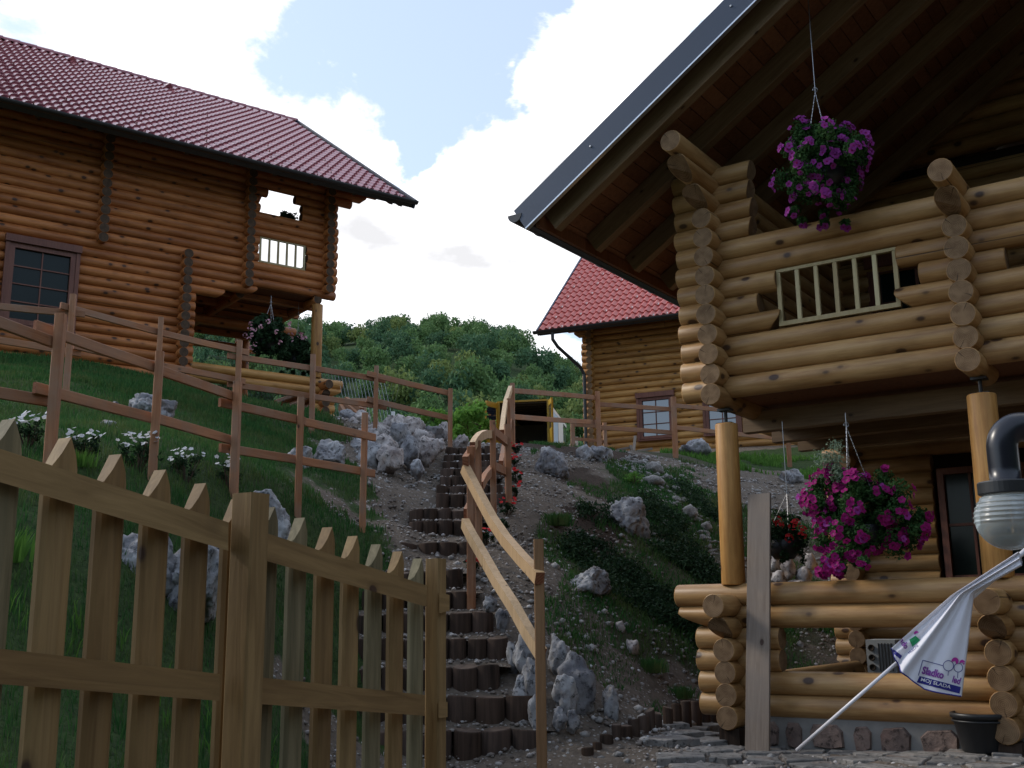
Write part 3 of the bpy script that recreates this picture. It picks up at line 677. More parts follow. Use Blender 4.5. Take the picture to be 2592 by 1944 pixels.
def halfpipe(mb, C0, dirv, side, Ln, r, th=.006, seg=10, mi=0):
    V_ = []
    for t0 in (0, Ln):
        for rr in (r, r-th):
            for k in range(seg+1):
                a_ = math.pi*k/seg; V_.append(C0+dirv*t0+side*rr*math.cos(a_)-np.array([0, 0, 1])*rr*math.sin(a_))
    m_ = seg+1; F_ = []
    for k in range(seg): F_.append((k, k+1, 2*m_+k+1, 2*m_+k)); F_.append((m_+k, 3*m_+k, 3*m_+k+1, m_+k+1))
    for e_ in (0, 2*m_):
        for k in range(seg): F_.append((e_+k, e_+m_+k, e_+m_+k+1, e_+k+1))
    F_.append((0, 2*m_, 3*m_, m_)); F_.append((seg, m_+seg, 3*m_+seg, 2*m_+seg)); mb.add(V_, F_, mi)
halfpipe(gt, A.w(-1.57, -1.04, 4.93), A.v, A.u, 9.2, .078)
gt.add([A.w(-1.57+.078*math.cos(math.pi*k/10), -1.041, 4.93-.078*math.sin(math.pi*k/10)) for k in range(11)], [tuple(range(11))]); gt.build('gutter', GUT, hr)
gb = MB()
for v in (-.6, .6, 1.8, 3.0, 4.2): halfpipe(gb, A.w(-1.57, v, 4.93), A.v, A.u, .03, .085, .008)
gb.build('gutter_bracket', GUT, hr)
co = MB()
for k in range(44):
    v = -.93+k*.2
    co.fbox(A, -1.53, -1.47, v, v+.172, 4.86, 4.925)
co.fbox(A, -1.53, -1.47, -.95, 8, 4.84, 4.864); co.fbox(A, -1.52, -1.46, -.95, 8, 4.922, 4.95); co.build('eaves_comb', GUT, hr)
q = MB(); q.fbox(A, -1.40, -1.36, -.93, 8, 4.80, 4.915); q.build('eaves_board', SOFF, hr)
# purlin log that carries the baskets, and gable logs above
for k in range(10):
    z = 6.5+k*P_; ul(hr, A, (z-6.0)/math.tan(TH)-.6, 6.2, z, v=3.65, seg=14)

# ================================================================ chalet on the left
hl = thing('log_chalet', 'reddish log chalet above the grass bank with wine tiled roof and overhanging balcony', 'house', LH.w(2.6, .3, 5.5))
LM = (LOGR, LOGRE); WV = .26
zl = lambda i: 5.86+i*P_
for i in range(-3, 27):
    z = zl(i); s = 14
    a_ = dict(v=WV, mats=LM, seg=s)
    u0 = -4.2
    rt = 6.03+random.uniform(-.02, .02)
    wl, wr, wz0, wz1 = -.62, .54, 6.46, 7.98
    segs = []
    if i <= 9: segs = [(u0, 2.90)]
    elif i == 10: segs = [(u0, 3.5)]
    elif i == 11: segs = [(u0, 4.2)]
    elif i in (15, 16, 17): segs = [(u0, 4.21-.02*(i == 16)), (5.29+.03*(i == 16), rt)]
    elif i == 21: segs = [(u0, 4.2), (5.16, rt)]
    elif i == 22: segs = [(u0, 4.16), (5.16, rt)]
    elif i == 23: segs = [(u0, 4.36), (5.0, rt)]
    elif i in (24, 25): segs = [(u0, rt+.35*(i-23))]
    elif i == 26: segs = [(u0, rt+1.0)]
    else: segs = [(u0, rt)]
    for s0, s1 in segs:
        cuts = [(s0, s1)]
        if wz0 < z < wz1: cuts = [(s0, wl), (wr, s1)] if s0 < wl < s1 else [(s0, s1)]
        for c0_, c1_ in cuts: ul(hl, LH, c0_, c1_, z, c1=.10 if i in (10, 11, 25) else 0, **a_)
def cross(u, j0, j1, ln, tp=0, pr=None):
    for j in range(j0, j1+1):
        vl(hl, LH, u, random.uniform(-.01, .01), ln, zl(j)+.0925, mats=LM, seg=16)
cross(.98, 13, 26, .9); cross(2.65, -3, 13, 4.5); cross(3.94, 11, 26, 5.0)
for j in range(12, 27): vl(hl, LH, 5.78, random.uniform(-.01, .01), 4.0 if j < 17 else .75, zl(j)+.0925, mats=LM, seg=16)
window(hl, LH, -.62, .54, 6.46, 7.98, .16, 2, 4, .09, GLASSD)
baluster(hl, LH, 4.23, 5.28, zl(15)-.10, zl(17)+.10, .24, 6, .04, BALW)
q = MB(); q.fbox(LH, 3.0, 5.75, .3, 4.5, 8.0, 8.06); q.build('balcony_floor', SOFF, hl)
for k in range(5): beam(hl, LH.w(2.7, .8+k*.8, 7.92), LH.w(5.8, .8+k*.8, 7.92), .1, .14, (LOGR, LOGRE), 'joist')
vl(hl, LH, 5.6, .2, 4.6, 7.93, mats=LM); vl(hl, LH, 3.95, .5, 4.6, 7.86, mats=LM)
for v in (2.3, 4.4): ul(hl, LH, 2.7, 6.05, 7.72+.0*v, v=v, mats=LM)
# porch rail
for z, u0, u1, c in ((6.11, 2.85, 6.24, 0), (5.925, 2.85, 6.2, .16), (5.19, 3.3, 6.05, 0), (5.0, 3.6, 6.05, 0), (4.82, 4.2, 6.05, 0)): ul(hl, LH, u0, u1, z, v=WV, mats=(LOGB, LOGE), c1=c, seg=16)
for z in (5.74, 5.555, 5.37): ul(hl, LH, 5.55, 6.05, z, v=WV, mats=(LOGB, LOGE), seg=16)
for z in (6.02, 5.835, 5.65, 5.465, 5.28, 5.095, 4.91, 4.72): vl(hl, LH, 5.76, -.12 if z > 6 else (.0 if z > 5.8 else .02), 4.2, z, mats=(LOGR, LOGRE), seg=16, c0=.1 if 5.8 < z < 5.9 else 0)
log(hl, LH.w(5.62, WV, 6.2), LH.w(5.62, WV, 7.83), .12, 'post', (LOGB, LOGE), seg=20)
for u, v in ((3.0, 4.2), (5.62, 4.2)): log(hl, LH.w(u, v, 5.8), LH.w(u, v, 7.85), .11, 'post', LM, seg=14)
q = MB(); q.tube([LH.w(5.62, WV, 7.83), LH.w(5.62, WV, 8.0)], .015); q.build('post_bolt', GUT, hl)
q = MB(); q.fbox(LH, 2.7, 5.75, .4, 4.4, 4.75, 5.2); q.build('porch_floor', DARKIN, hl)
# roof
OV = .9; UR = 7.36; TL = math.radians(35.0)
EL = LH.w(-4.6, -OV, 10.235); DU = LH.u; DS = LH.v*math.cos(TL)+np.array([0, 0, math.sin(TL)]); DN = -LH.v*math.sin(TL)+np.array([0, 0, math.cos(TL)])
UL_ = UR+4.6; RS_ = 7.86
def boxdir(mb, P, a, b_, c_, A0, A1, B0_, B1, C0, C1, mi=0):
    V_ = [P+a*x+b_*y+c_*z for x in (A0, A1) for y in (B0_, B1) for z in (C0, C1)]
    mb.add(V_, [(0, 1, 3, 2), (4, 6, 7, 5), (0, 4, 5, 1), (2, 3, 7, 6), (0, 2, 6, 4), (1, 5, 7, 3)], mi)
for k in range(26):
    q = MB(); boxdir(q, EL, DU, DS, DN, 0, UL_-.02, .01+k*.302, .305+k*.302, -.06, -.035); q.build('roof_board', SOFF, hl)
tiled_roof(hl, EL+DN*-.02, DU, DS, DN, UL_, RS_, .2, .345, None, TILEL, HOOKR, lambda i, j: (j == 0 and i % 2 == 1) or (j in (2, 4, 6, 9, 12) and (i+j*3) % 7 == 0), 1)
DS2 = LH.v*math.cos(TL)-np.array([0, 0, math.sin(TL)]); RP = EL+DS*RS_
q = MB(); boxdir(q, RP, DU, DS2, np.array([0, 0, 1.]), 0, UL_, 0, RS_, -.06, .02); q.build('roof_far_slope', TILEL, hl)
for k in range(int(UL_/.38)):
    c_ = RP+DU*(UL_-.38*(k+1))+np.array([0, 0, -.05]); V_ = []; F_ = []
    for t0, rr in ((0, .115), (.40, .10)):
        for s in range(7):
            a_ = math.pi*s/6; V_.append(c_+DU*(.42-t0)+LH.v*rr*math.cos(a_)+np.array([0, 0, 1])*rr*math.sin(a_))
    F_ = [(s, s+1, 8+s, 7+s) for s in range(6)]+[tuple(range(7))]
    q = MB(); q.add(V_, F_); q.build('ridge_tile', TILEL, hl, True if False else False)
for uu_ in (1.1, 3.25, 5.4+.2):                      # small triangular roof vents under the ridge
    c_ = EL+DU*(uu_+3.2-.6)+DS*(RS_-.75)
    q = MB(); q.add([c_-DU*.12+DN*.03, c_+DU*.12+DN*.03, c_+DN*.17-DS*.03, c_-DU*.10+DS*.35+DN*.03, c_+DU*.10+DS*.35+DN*.03, c_+DS*.35+DN*.06], [(0, 1, 2), (0, 2, 5, 3), (1, 4, 5, 2)]); q.build('roof_vent', TILEL, hl)
q = MB(); boxdir(q, EL, DU, DS, DN, UL_-.02, UL_+.03, -.03, RS_+.02, -.16, .045); q.build('verge_board', METAL, hl)
q = MB(); halfpipe(q, EL-LH.v*.07+np.array([0, 0, -.03]), DU, LH.v, UL_+.02, .07); q.build('gutter', GUT, hl)
q = MB(); boxdir(q, EL, DU, DS, DN, 0, UL_-.03, .0, .03, -.16, -.02); q.build('eaves_board', GUT, hl)
for k in range(13):
    uu_ = .4+k*.92; beam(hl, EL+DU*uu_+DS*.06-DN*.13, EL+DU*uu_+DS*1.9-DN*.13, .09, .15, (LOGR, LOGRE), 'rafter', up=tuple(DN))
beam(hl, EL+DU*(UL_-.18)+DS*.25-DN*.15, EL+DU*(UL_-.18)+DS*7.6-DN*.15, .09, .17, (LOGR, LOGRE), 'rafter', up=tuple(DN))
q = MB(); q.add([LH.w(3.94, .3, 10.3), LH.w(3.94, 10.5, 10.3), LH.w(3.94, 5.4, 14.2), LH.w(3.8, .3, 10.3), LH.w(3.8, 10.5, 10.3), LH.w(3.8, 5.4, 14.2)], [(0, 1, 2), (5, 4, 3), (0, 3, 4, 1), (1, 4, 5, 2), (2, 5, 3, 0)]); q.build('gable_wall', LOGR, hl)

# ================================================================ chalet behind
hb = thing('log_chalet', 'distant honey log chalet with bright red tiled roof half hidden behind the big chalet', 'house', B.w(-1.2, 0, 5.7))
BM = (LOGB, LOGE)
for i in range(-5, 21):
    z = 5.45+.09+i*P_
    cuts = [(-1.47+random.uniform(-.02, .02), 9.0)]
    for a0, a1, z0, z1 in ((.20, 1.12, 5.85, 7.0), (2.05, 2.93, 5.85, 6.95)):
        if z0 < z < z1: cuts = [p_ for c0_, c1_ in cuts for p_ in (((c0_, a0), (a1, c1_)) if c0_ < a0 and c1_ > a1 else ((c0_, c1_),))]
    for c0_, c1_ in cuts: ul(hb, B, c0_, c1_, z, v=.25, mats=BM, seg=12)
for j in range(-4, 21): vl(hb, B, -1.2, random.uniform(-.01, .01), 5, 5.45+j*P_, mats=BM, seg=12, c0=0)
for j, pu in ((19, .12), (20, .3)): ul(hb, B, -1.47-pu*1.8, 1, 5.54+j*P_, v=.22, mats=BM, seg=12, c0=.1)
window(hb, B, .20, 1.12, 5.85, 7.0, .12, 2, 3, .08); window(hb, B, 2.05, 2.93, 5.85, 6.95, .12, 2, 3, .08)
for uu_, vv_ in ((.0, 0),):
    pass
TB = math.radians(41); EB = B.w(-2.40, -.8, 9.03); DSB = B.v*math.cos(TB)+np.array([0, 0, math.sin(TB)]); DNB = -B.v*math.sin(TB)+np.array([0, 0, math.cos(TB)])
RB = 7.2
q = MB(); boxdir(q, EB, B.u, DSB, DNB, 0, 11, 0, RB, -.06, -.03); q.build('roof_deck', SOFF, hb)
tiled_roof(hb, EB-DNB*.02, B.u, DSB, DNB, 11, RB, .19, .34, None, TILER, WHITEM, lambda i, j: (j == 0 and i % 2 == 1) or (j in (2, 4, 6, 8, 10) and i % 4 == (j//2) % 2*0+1), 2)
q = MB(); boxdir(q, EB, B.u, DSB, DNB, -.05, .0, -.03, RB, -.14, .05); q.build('verge_board', METAL, hb)
DSB2 = B.v*math.cos(TB)-np.array([0, 0, math.sin(TB)])
q = MB(); boxdir(q, EB+DSB*RB, B.u, DSB2, np.array([0, 0, 1.]), 0, 11, 0, RB, -.06, .0); q.build('roof_far_slope', TILER, hb)
q = MB(); halfpipe(q, EB-B.v*.07+np.array([0, 0, -.03])-B.u*.12, B.u, B.v, 11.2, .08); boxdir(q, EB, B.u, DSB, DNB, 0, 11, .0, .03, -.16, -.02); q.build('gutter', GUT, hb)
q = MB(); q.tube([B.w(-1.95, -.85, 8.93), B.w(-1.95, -.85, 8.72), B.w(-1.85, -.72, 8.52), B.w(-1.40, -.15, 8.0), B.w(-1.32, -.08, 7.8), B.w(-1.32, -.08, 5.3)], .05, 10); q.build('downpipe', GUT, hb)
q = MB(); q.add([B.w(-1.1, .3, 9.0), B.w(-1.1, 9.5, 9.0), B.w(-1.1, 4.9, 13.0), B.w(-1.2, .3, 9.0), B.w(-1.2, 9.5, 9.0), B.w(-1.2, 4.9, 13.0)], [(0, 1, 2), (5, 4, 3), (0, 3, 4, 1), (1, 4, 5, 2), (2, 5, 3, 0)]); q.build('gable_wall', LOGB, hb)

# ================================================================ fences
FM = (FENCE, FENCEE)
def fence(name, label, group, posts, rails, pw=.075, cat='fence', mats=FM, depthbase=.25, railw=.035, railh=.085):
    P0 = px(posts[0][0], posts[0][1], posts[0][2]); f_ = thing(name, label, cat, (P0[0], P0[1], Hs(P0[0], P0[1])), group)
    for p in posts:
        T = px(*p[:3]); zb = Hs(T[0], T[1])-depthbase; w_ = (p[3] if len(p) > 3 else pw)*.88
        rot = random.uniform(-.25, .25)
        beam(f_, (T[0]+random.uniform(-.01, .01), T[1], zb), T, w_, w_, mats, 'post', .006, up=(math.sin(rot), math.cos(rot), 0))
    for r_ in rails:
        pts = [px(*q_) for q_ in r_]
        if len(pts) == 2: beam(f_, pts[0], pts[1], railw, railh, mats, 'rail', .004, bend=random.uniform(-.008, .008))
        else:
            V_ = []; F_ = []; n_ = len(pts)
            for i, p in enumerate(pts):
                d = pts[min(i+1, n_-1)]-pts[max(0, i-1)]; d = d/np.linalg.norm(d); sd_ = np.cross(d, [0, 0, 1.]); sd_ /= np.linalg.norm(sd_); u_ = np.cross(sd_, d)
                for a_, b_ in ((-1, -1), (1, -1), (1, 1), (-1, 1)): V_.append(p+sd_*a_*railw*.62+u_*b_*railh*.5)
            for i in range(n_-1):
                for s in range(4): F_.append((i*4+s, i*4+(s+1) % 4, i*4+4+(s+1) % 4, i*4+4+s))
            F_ += [(3, 2, 1, 0), tuple(range(n_*4-4, n_*4))]
            me_ = mesh('rail', V_, F_, False, [0]*(len(F_)-2)+[1, 1]); link('rail', me_, mats, f_)
    return f_
fence('rail_fence', 'nearer two rail wooden fence across the grass bank, ending below the heap', 'two rail fences on the left bank',
    [(155, 795, 8.0, .08), (405, 890, 9.0, .075), (602, 966, 10.3, .08), (762, 1006, 11.2, .08), (924, 1045, 12.1, .07)],
    [[(-60, 795, 7.4), (160, 876, 8.05)], [(88, 824, 7.9), (400, 932, 9.05)], [(398, 936, 9.05), (598, 1006, 10.35)], [(556, 1018, 10.2), (770, 1066, 11.25)], [(762, 1066, 11.25), (949, 1108, 12.15)],
     [(-60, 985, 7.5), (150, 1020, 8.05)], [(87, 981, 7.85), (400, 1062, 9.05)], [(398, 1060, 9.05), (598, 1118, 10.35)], [(557, 1133, 10.2), (768, 1166, 11.25)], [(760, 1166, 11.2), (947, 1199, 12.15)]])
fence('rail_fence', 'farther two rail wooden fence running below the red log chalet', 'two rail fences on the left bank',
    [(186, 745, 13.5, .075), (408, 803, 14.5, .075), (607, 862, 15.3, .08), (793, 897, 16.0, .08), (953, 926, 16.6, .075), (1140, 984, 16.9, .08)],
    [[(-60, 770, 13), (215, 795, 13.6)], [(153, 773, 13.4), (410, 843, 14.55)], [(405, 842, 14.5), (629, 893, 15.4)], [(576, 900, 15.2), (800, 934, 16.05)], [(790, 932, 16.0), (975, 963, 16.7)], [(929, 945, 16.5), (1140, 996, 16.95)],
     [(-60, 852, 13), (205, 895, 13.6)], [(186, 875, 13.5), (410, 925, 14.55)], [(405, 925, 14.5), (620, 966, 15.35)], [(576, 972, 15.2), (800, 1005, 16.05)], [(790, 1004, 16.0), (978, 1031, 16.7)], [(929, 1010, 16.5), (1140, 1059, 16.95)]])
NM = (NEWW, FENCEE)
fr_ = fence('stair_handrail', 'curving wooden handrail on posts climbing along the right side of the log steps', None,
    [(1363, 1365, 8.55, .09), (1193, 1131, 10.9, .085), (1210, 1116, 11.9, .07), (1247, 1066, 13.2, .075), (1284, 1074, 13.9, .09), (1287, 1009, 15.6, .06), (1297, 970, 17.3, .075)],
    [[(1366, 1464, 8.42), (1345, 1440, 8.6), (1323, 1417, 8.85), (1280, 1367, 9.4), (1247, 1318, 9.85), (1220, 1268, 10.2), (1196, 1222, 10.55), (1177, 1186, 10.75)],
     [(1370, 1655, 8.42), (1335, 1599, 8.65), (1300, 1535, 9.0), (1258, 1470, 9.55), (1220, 1402, 10.1), (1193, 1356, 10.4), (1177, 1324, 10.7)]],
    mats=NM, railh=.10, railw=.06)
for io, o in enumerate(list(fr_.children)):
    if o.name.startswith('post'): o.data = o.data.copy(); o.data.materials.clear(); o.data.materials.append(GATER if io == 0 else FENCE); o.data.materials.append(FENCEE)
for r_ in ([(1178, 1168, 10.7), (1196, 1140, 11.3)], [(1196, 1130, 11.6), (1204, 1116, 11.9), (1214, 1105, 12.4), (1228, 1099, 12.9), (1246, 1100, 13.25)], [(1216, 1231, 11.9), (1228, 1208, 12.6), (1246, 1187, 13.3)],
           [(1249, 1092, 13.2), (1286, 1122, 13.95)], [(1250, 1180, 13.2), (1286, 1197, 13.95)], [(1270, 1097, 13.9), (1274, 1060, 14.7), (1280, 1020, 15.6), (1292, 984, 17.2)], [(1268, 1176, 13.9), (1277, 1128, 15.5), (1292, 1066, 17.2)],
           [(1181, 1300, 10.8), (1190, 1282, 11.2), (1208, 1262, 11.9)]):
    pts = [px(*q_) for q_ in r_]; V_ = []; F_ = []; n_ = len(pts)
    for i, p in enumerate(pts):
        d = pts[min(i+1, n_-1)]-pts[max(0, i-1)]; d = d/np.linalg.norm(d); sd_ = np.cross(d, [0, 0, 1.]); sd_ /= np.linalg.norm(sd_); u_ = np.cross(sd_, d)
        for a_, b_ in ((-1, -1), (1, -1), (1, 1), (-1, 1)): V_.append(p+sd_*a_*.03+u_*b_*.05)
    for i in range(n_-1):
        for s in range(4): F_.append((i*4+s, i*4+(s+1) % 4, i*4+4+(s+1) % 4, i*4+4+s))
    F_ += [(3, 2, 1, 0), tuple(range(n_*4-4, n_*4))]
    link('rail', mesh('rail', V_, F_, False, [0]*(len(F_)-2)+[1, 1]), NM if n_ > 3 else FM, fr_)
fence('rail_fence', 'two rail wooden fence topping the gravel slope in front of the distant chalet', None,
    [(1512, 991, 20.4, .1), (1704, 1005, 20.9, .1), (1990, 1030, 22.5, .1), (2250, 1040, 24.5, .1)],
    [[(1297, 989, 17.4), (1513, 1007, 20.5)], [(1297, 1055, 17.4), (1513, 1069, 20.5)], [(1512, 1023, 20.5), (1712, 1037, 21)], [(1512, 1082, 20.5), (1712, 1096, 21)],
     [(1700, 1026, 20.9), (1995, 1052, 22.5)], [(1700, 1081, 20.9), (1995, 1112, 22.5)], [(1990, 1052, 22.5), (2255, 1070, 24.5)], [(1990, 1112, 22.5), (2255, 1125, 24.5)]])
fence('rail_fence', 'small far piece of orange wooden fence between the van and the distant chalet', None,
    [(1449, 1066, 27, .11), (1530, 1070, 28.5, .11)], [[(1445, 1075, 27), (1532, 1081, 28.5)], [(1445, 1110, 27), (1532, 1118, 28.5)]])

# ---------------------------------------------------------------- picket gate and picket fence by the camera
gd = lambda k: 2.2*(1+.0638*k); gx = lambda k: (16+153.6*k)/(1+.0638*k)
GT_Y = [1062, 1109, 1151, 1190, 1224, 1263, 1284, 1311, 1335, 1357, 1378, 1396, 1414]
P0 = px(gx(5), 1500, gd(5)); gf = thing('picket_fence', 'brown picket fence with pointed slats and two rails in the left foreground', 'fence', (P0[0], P0[1], .3))
GA = px(gx(0), 1200, gd(0)); GB = px(gx(12), 1200, gd(12)); gdir = np.array([GB[0]-GA[0], GB[1]-GA[1], 0]); gdir /= np.linalg.norm(gdir); gnor = np.array([gdir[1], -gdir[0], 0])
if gnor@(CAM-GA) < 0: gnor = -gnor
def picket(k, ytop, mt, wd=.08):
    T = px(gx(k), ytop, gd(k)); V_ = []; F_ = []; n_ = 6; tp = .075
    for zi in (0, 1):
        for s in range(n_+1):                       # bowed face towards the camera, flat back
            a_ = math.pi*s/n_; x = -wd/2*math.cos(a_); y = .024*math.sin(a_)
            z = (-1.25 if zi == 0 else -tp*abs(x)/(wd/2))
            V_.append(T+gdir*x+gnor*y+np.array([0, 0, z]))
        for s in range(n_+1):
            a_ = math.pi*s/n_; x = -wd/2*math.cos(a_); z = (-1.25 if zi == 0 else -tp*abs(x)/(wd/2))
            V_.append(T+gdir*x-gnor*.012+np.array([0, 0, z]))
    m_ = n_+1; t0 = 2*m_
    for s in range(n_):
        F_.append((s, s+1, t0+s+1, t0+s)); F_.append((m_+s, t0+m_+s, t0+m_+s+1, m_+s+1)); F_.append((t0+s, t0+s+1, t0+m_+s+1, t0+m_+s))
    F_ += [(0, t0, t0+m_, m_), (n_, m_+n_, t0+m_+n_, t0+n_)]
    me_ = mesh('picket', V_, F_, False)
    # own origin so that the grain differs from slat to slat
    me_.transform(Matrix.Translation(-Vector(T))); link('picket', me_, mt, gf, Matrix.Translation(Vector(T)))
for k in range(-3, 13):
    y = GT_Y[k] if k >= 0 else 1062+k*50
    picket(k, y, (GATE, GATEG)[k in (6, 7, 10, 12, 0)], random.uniform(.078, .086))
def gpt(x, y, off=0): # on the gate plane
    d = ray(x, y); t = ((GA-CAM)@gnor+off)/(d@gnor); return CAM+d*t
def grail(xa, ya0, ya1, xb, yb0, yb1, name='rail'):
    V_ = []
    for off in (.028, .062):
        V_ += [gpt(xa, ya0, off), gpt(xa, ya1, off), gpt(xb, yb1, off), gpt(xb, yb0, off)]
    me_ = mesh(name, V_, [(0, 1, 2, 3), (7, 6, 5, 4), (0, 4, 5, 1), (1, 5, 6, 2), (2, 6, 7, 3), (3, 7, 4, 0)]); Mx = axmat(V_[0], V_[3])
    me_.transform(Mx.inverted()); link(name, me_, GATE, gf, Mx)
grail(-260, 1052, 1142, 578, 1322, 1394); grail(640, 1338, 1410, 1080, 1482, 1536)
grail(-260, 1612, 1712, 556, 1706, 1774); grail(628, 1711, 1780, 1076, 1759, 1812)
grail(1112, 1500, 1552, 1138, 1506, 1546); grail(1110, 1775, 1818, 1133, 1777, 1815)
for x, y, d, w_ in ((612, 1252, 2.86, .072), (1085, 1415, 3.95, .058)):
    T = px(x, y, d)+gnor*.03; beam(gf, (T[0], T[1], -.2), T, w_, w_, (GATE, FENCEE), 'post', .005, up=(.45, .9, 0))

# ================================================================ log steps
st = thing('log_steps', 'flight of dark upright log steps climbing between the grass bank and the gravel slope', 'steps', px(1150, 1900, 8.6))
def stump(par, P, r, h, seg=14, mats=(STUMP, STUMPE)):
    V_ = []; F_ = []; mi = []
    ph = random.random()*6; jj = [1+random.uniform(-.07, .07) for _ in range(seg)]; tz = random.uniform(-.02, .02); ta = random.random()*6
    for z, q in ((0, 1.03), (h-.012, 1.0), (h, .93)):
        for s in range(seg):
            t_ = 2*math.pi*s/seg; V_.append((r*q*jj[s]*math.cos(t_), r*q*jj[s]*math.sin(t_), z+(tz*math.cos(t_+ta) if z > 0 else 0)))
    for k in range(2):
        for s in range(seg): F_.append((k*seg+s, k*seg+(s+1) % seg, (k+1)*seg+(s+1) % seg, (k+1)*seg+s)); mi.append(0)
    F_.append(tuple(range(2*seg, 3*seg))); mi.append(1)
    me_ = mesh('log', V_, F_, [True]*(2*seg)+[False], mi); return link('log', me_, mats, par, Matrix.Translation((P[0], P[1], P[2]-h)))
pebM = []
for k, (y, d, xl, xr) in enumerate(STEPS):
    Lp = px(xl, y, d); Rp = px(xr, y, d); Ln = np.linalg.norm(Rp-Lp); z = (Lp[2]+Rp[2])/2
    h = .26 if k else .3; x = 0; row = []
    while x < Ln-.05:
        r = random.uniform(.085, .12) if k > 1 else random.uniform(.115, .135)
        if k > 7: r = random.uniform(.08, .11)
        if x+2*r > Ln+.08: break
        c_ = Lp+(Rp-Lp)*((x+r)/Ln); off = random.uniform(-.02, .02)-.03*math.cos((x/Ln-.5)*3)*(1 if k < 3 else 0)
        stump(st, (c_[0], c_[1]+r*.7+off, z+random.uniform(-.012, .012)), r, h+.1); x += 2*r*random.uniform(.93, 1.06)
        if random.random() < .28 and k < 9: row.append((c_[0]+r, c_[1]+.05, z))
    pebM += row
    for _ in range(46): f_ = random.random(); c_ = Lp+(Rp-Lp)*f_; dy_ = random.uniform(.16, .34); pebM.append((c_[0], c_[1]+dy_, z+.0+dy_*.12))
    for _ in range(16): f_ = random.random(); c_ = Lp+(Rp-Lp)*f_; pebM.append((c_[0], c_[1]-random.uniform(.0, .06), z-.19))
    # packed gravel tread running back to the next row
    if k+1 < len(STEPS):
        y2, d2, xl2, xr2 = STEPS[k+1]; L2 = px(min(xl, xl2), y2, d2); R2 = px(max(xr2, xr-20), y2, d2); z2 = px(xl2, y2, d2)[2]-.165
        if z2 < z-.02: z2 = z-.02
        V_ = []; F_ = []; n_ = 12; m_ = 5
        for i in range(m_+1):
            for j in range(n_+1):
                a_ = Lp+(Rp-Lp)*j/n_; b_ = L2+(R2-L2)*j/n_; t_ = i/m_
                V_.append((a_[0]*(1-t_)+b_[0]*t_, (a_[1]+.10)*(1-t_)+(b_[1]+.1)*t_, (z-.02)*(1-t_)+z2*t_+mn.noise(Vector((a_[0]*9, a_[1]*5+t_*9, k)))*.012))
        for i in range(m_):
            for j in range(n_): q_ = i*(n_+1)+j; F_.append((q_, q_+1, q_+n_+2, q_+n_+1))
        link('tread', mesh('tread', V_, F_, True), GM2 if 'GM2' in globals() else GM, st)

# ================================================================ rocks
_ico = {}
def ico(n):
    if n in _ico: return _ico[n]
    import bmesh
    bm = bmesh.new(); bmesh.ops.create_icosphere(bm, subdivisions=n, radius=1); V_ = np.array([v.co[:] for v in bm.verts]); F_ = np.array([[v.index for v in f.verts] for f in bm.faces]); bm.free()
    _ico[n] = (V_, F_); return _ico[n]
def rockmesh(sx_, sy_, sz_, seed, sub=4, karst=1.0, name='rock'):
    V_, F_ = ico(sub); o_ = Vector((seed*7.3, seed*3.1, seed*1.7)); W2 = []
    # a few cutting planes give the block its facets
    rr = random.Random(seed); pls = []
    for _ in range(9):
        n_ = Vector((rr.gauss(0, 1), rr.gauss(0, 1), rr.gauss(0, 1))).normalized(); pls.append((n_, rr.uniform(.62, .92)))
    for v in V_:
        p = Vector(v); q = p.copy()
        for n_, d_ in pls:
            t_ = q.dot(n_)
            if t_ > d_: q -= n_*(t_-d_)*.85
        low_ = mn.fractal(p*1.1+o_, 1, 2, 3)*.30
        rid = mn.ridged_multi_fractal(p*1.9+o_, 1, 2.2, 4, 1, 2)
        fine_ = mn.fractal(p*6+o_, .8, 2, 3)*.05
        s = 1+low_+(-max(0, rid-1.05)*.30*karst)+fine_*1.3
        q = q*s; W2.append((q.x*sx_, q.y*sy_, q.z*sz_))
    me_ = fastmesh(name, W2, F_, smooth=False); me_.materials.append(ROCK); 
    sm_ = np.ones(len(F_), bool); me_.polygons.foreach_set('use_smooth', sm_); return me_
def rock(x, y, wpx, hpx, label, group=None, seed=1, sub=4, mt=None, karst=1., d=None, name='rock', sink=.0, cat='rock', rot=None, dep=.8):
    """x,y: where its foot meets the ground in view; wpx,hpx: its seen size"""
    P, dd = (ghit(x, y) if d is None else (px(x, y, d), d))
    w_ = wpx/2719*dd; h_ = hpx/2719*dd
    me_ = rockmesh(w_/2, w_/2*dep, h_*.62, seed, sub, karst)
    if mt: me_.materials.clear(); me_.materials.append(mt)
    back = FW*np.array([1, 1, 0])*w_*.25
    o = link(name, me_, None, None, Matrix.Translation((P[0]+back[0], P[1]+back[1], P[2]+h_*(.34-sink)))@Matrix.Rotation(rot if rot is not None else seed*1.3, 4, 'Z'))
    tag(o, label, cat, group); return o
rock(664, 1385, 140, 150, 'grooved blue grey boulder standing behind the slats of the picket fence', seed=3, rot=.2, sub=5, d=9.0)
rock(340, 1520, 190, 200, 'big pale boulder low behind the left picket slats, left half', seed=5, rot=.3, sub=5, d=7.0)
rock(480, 1545, 210, 215, 'big pale boulder low behind the left picket slats, right half', seed=6, rot=1.4, sub=5, d=7.1)
rock(375, 1068, 125, 80, 'white pitted boulder behind the split fence post on the grass bank', seed=8, rot=.4, sub=5)
rock(290, 1050, 60, 35, 'small white rock left of the pitted boulder on the grass bank', seed=9)
rock(272, 1085, 50, 24, 'flat white stone lying in the grass below the pitted boulder', seed=10, sub=3)
rock(830, 1180, 95, 72, 'white arched karst boulder between the last two fence posts', seed=13, rot=.2, sub=5)
rock(755, 1180, 72, 62, 'white rounded boulder left half hidden behind a fence post', seed=12, sub=4)
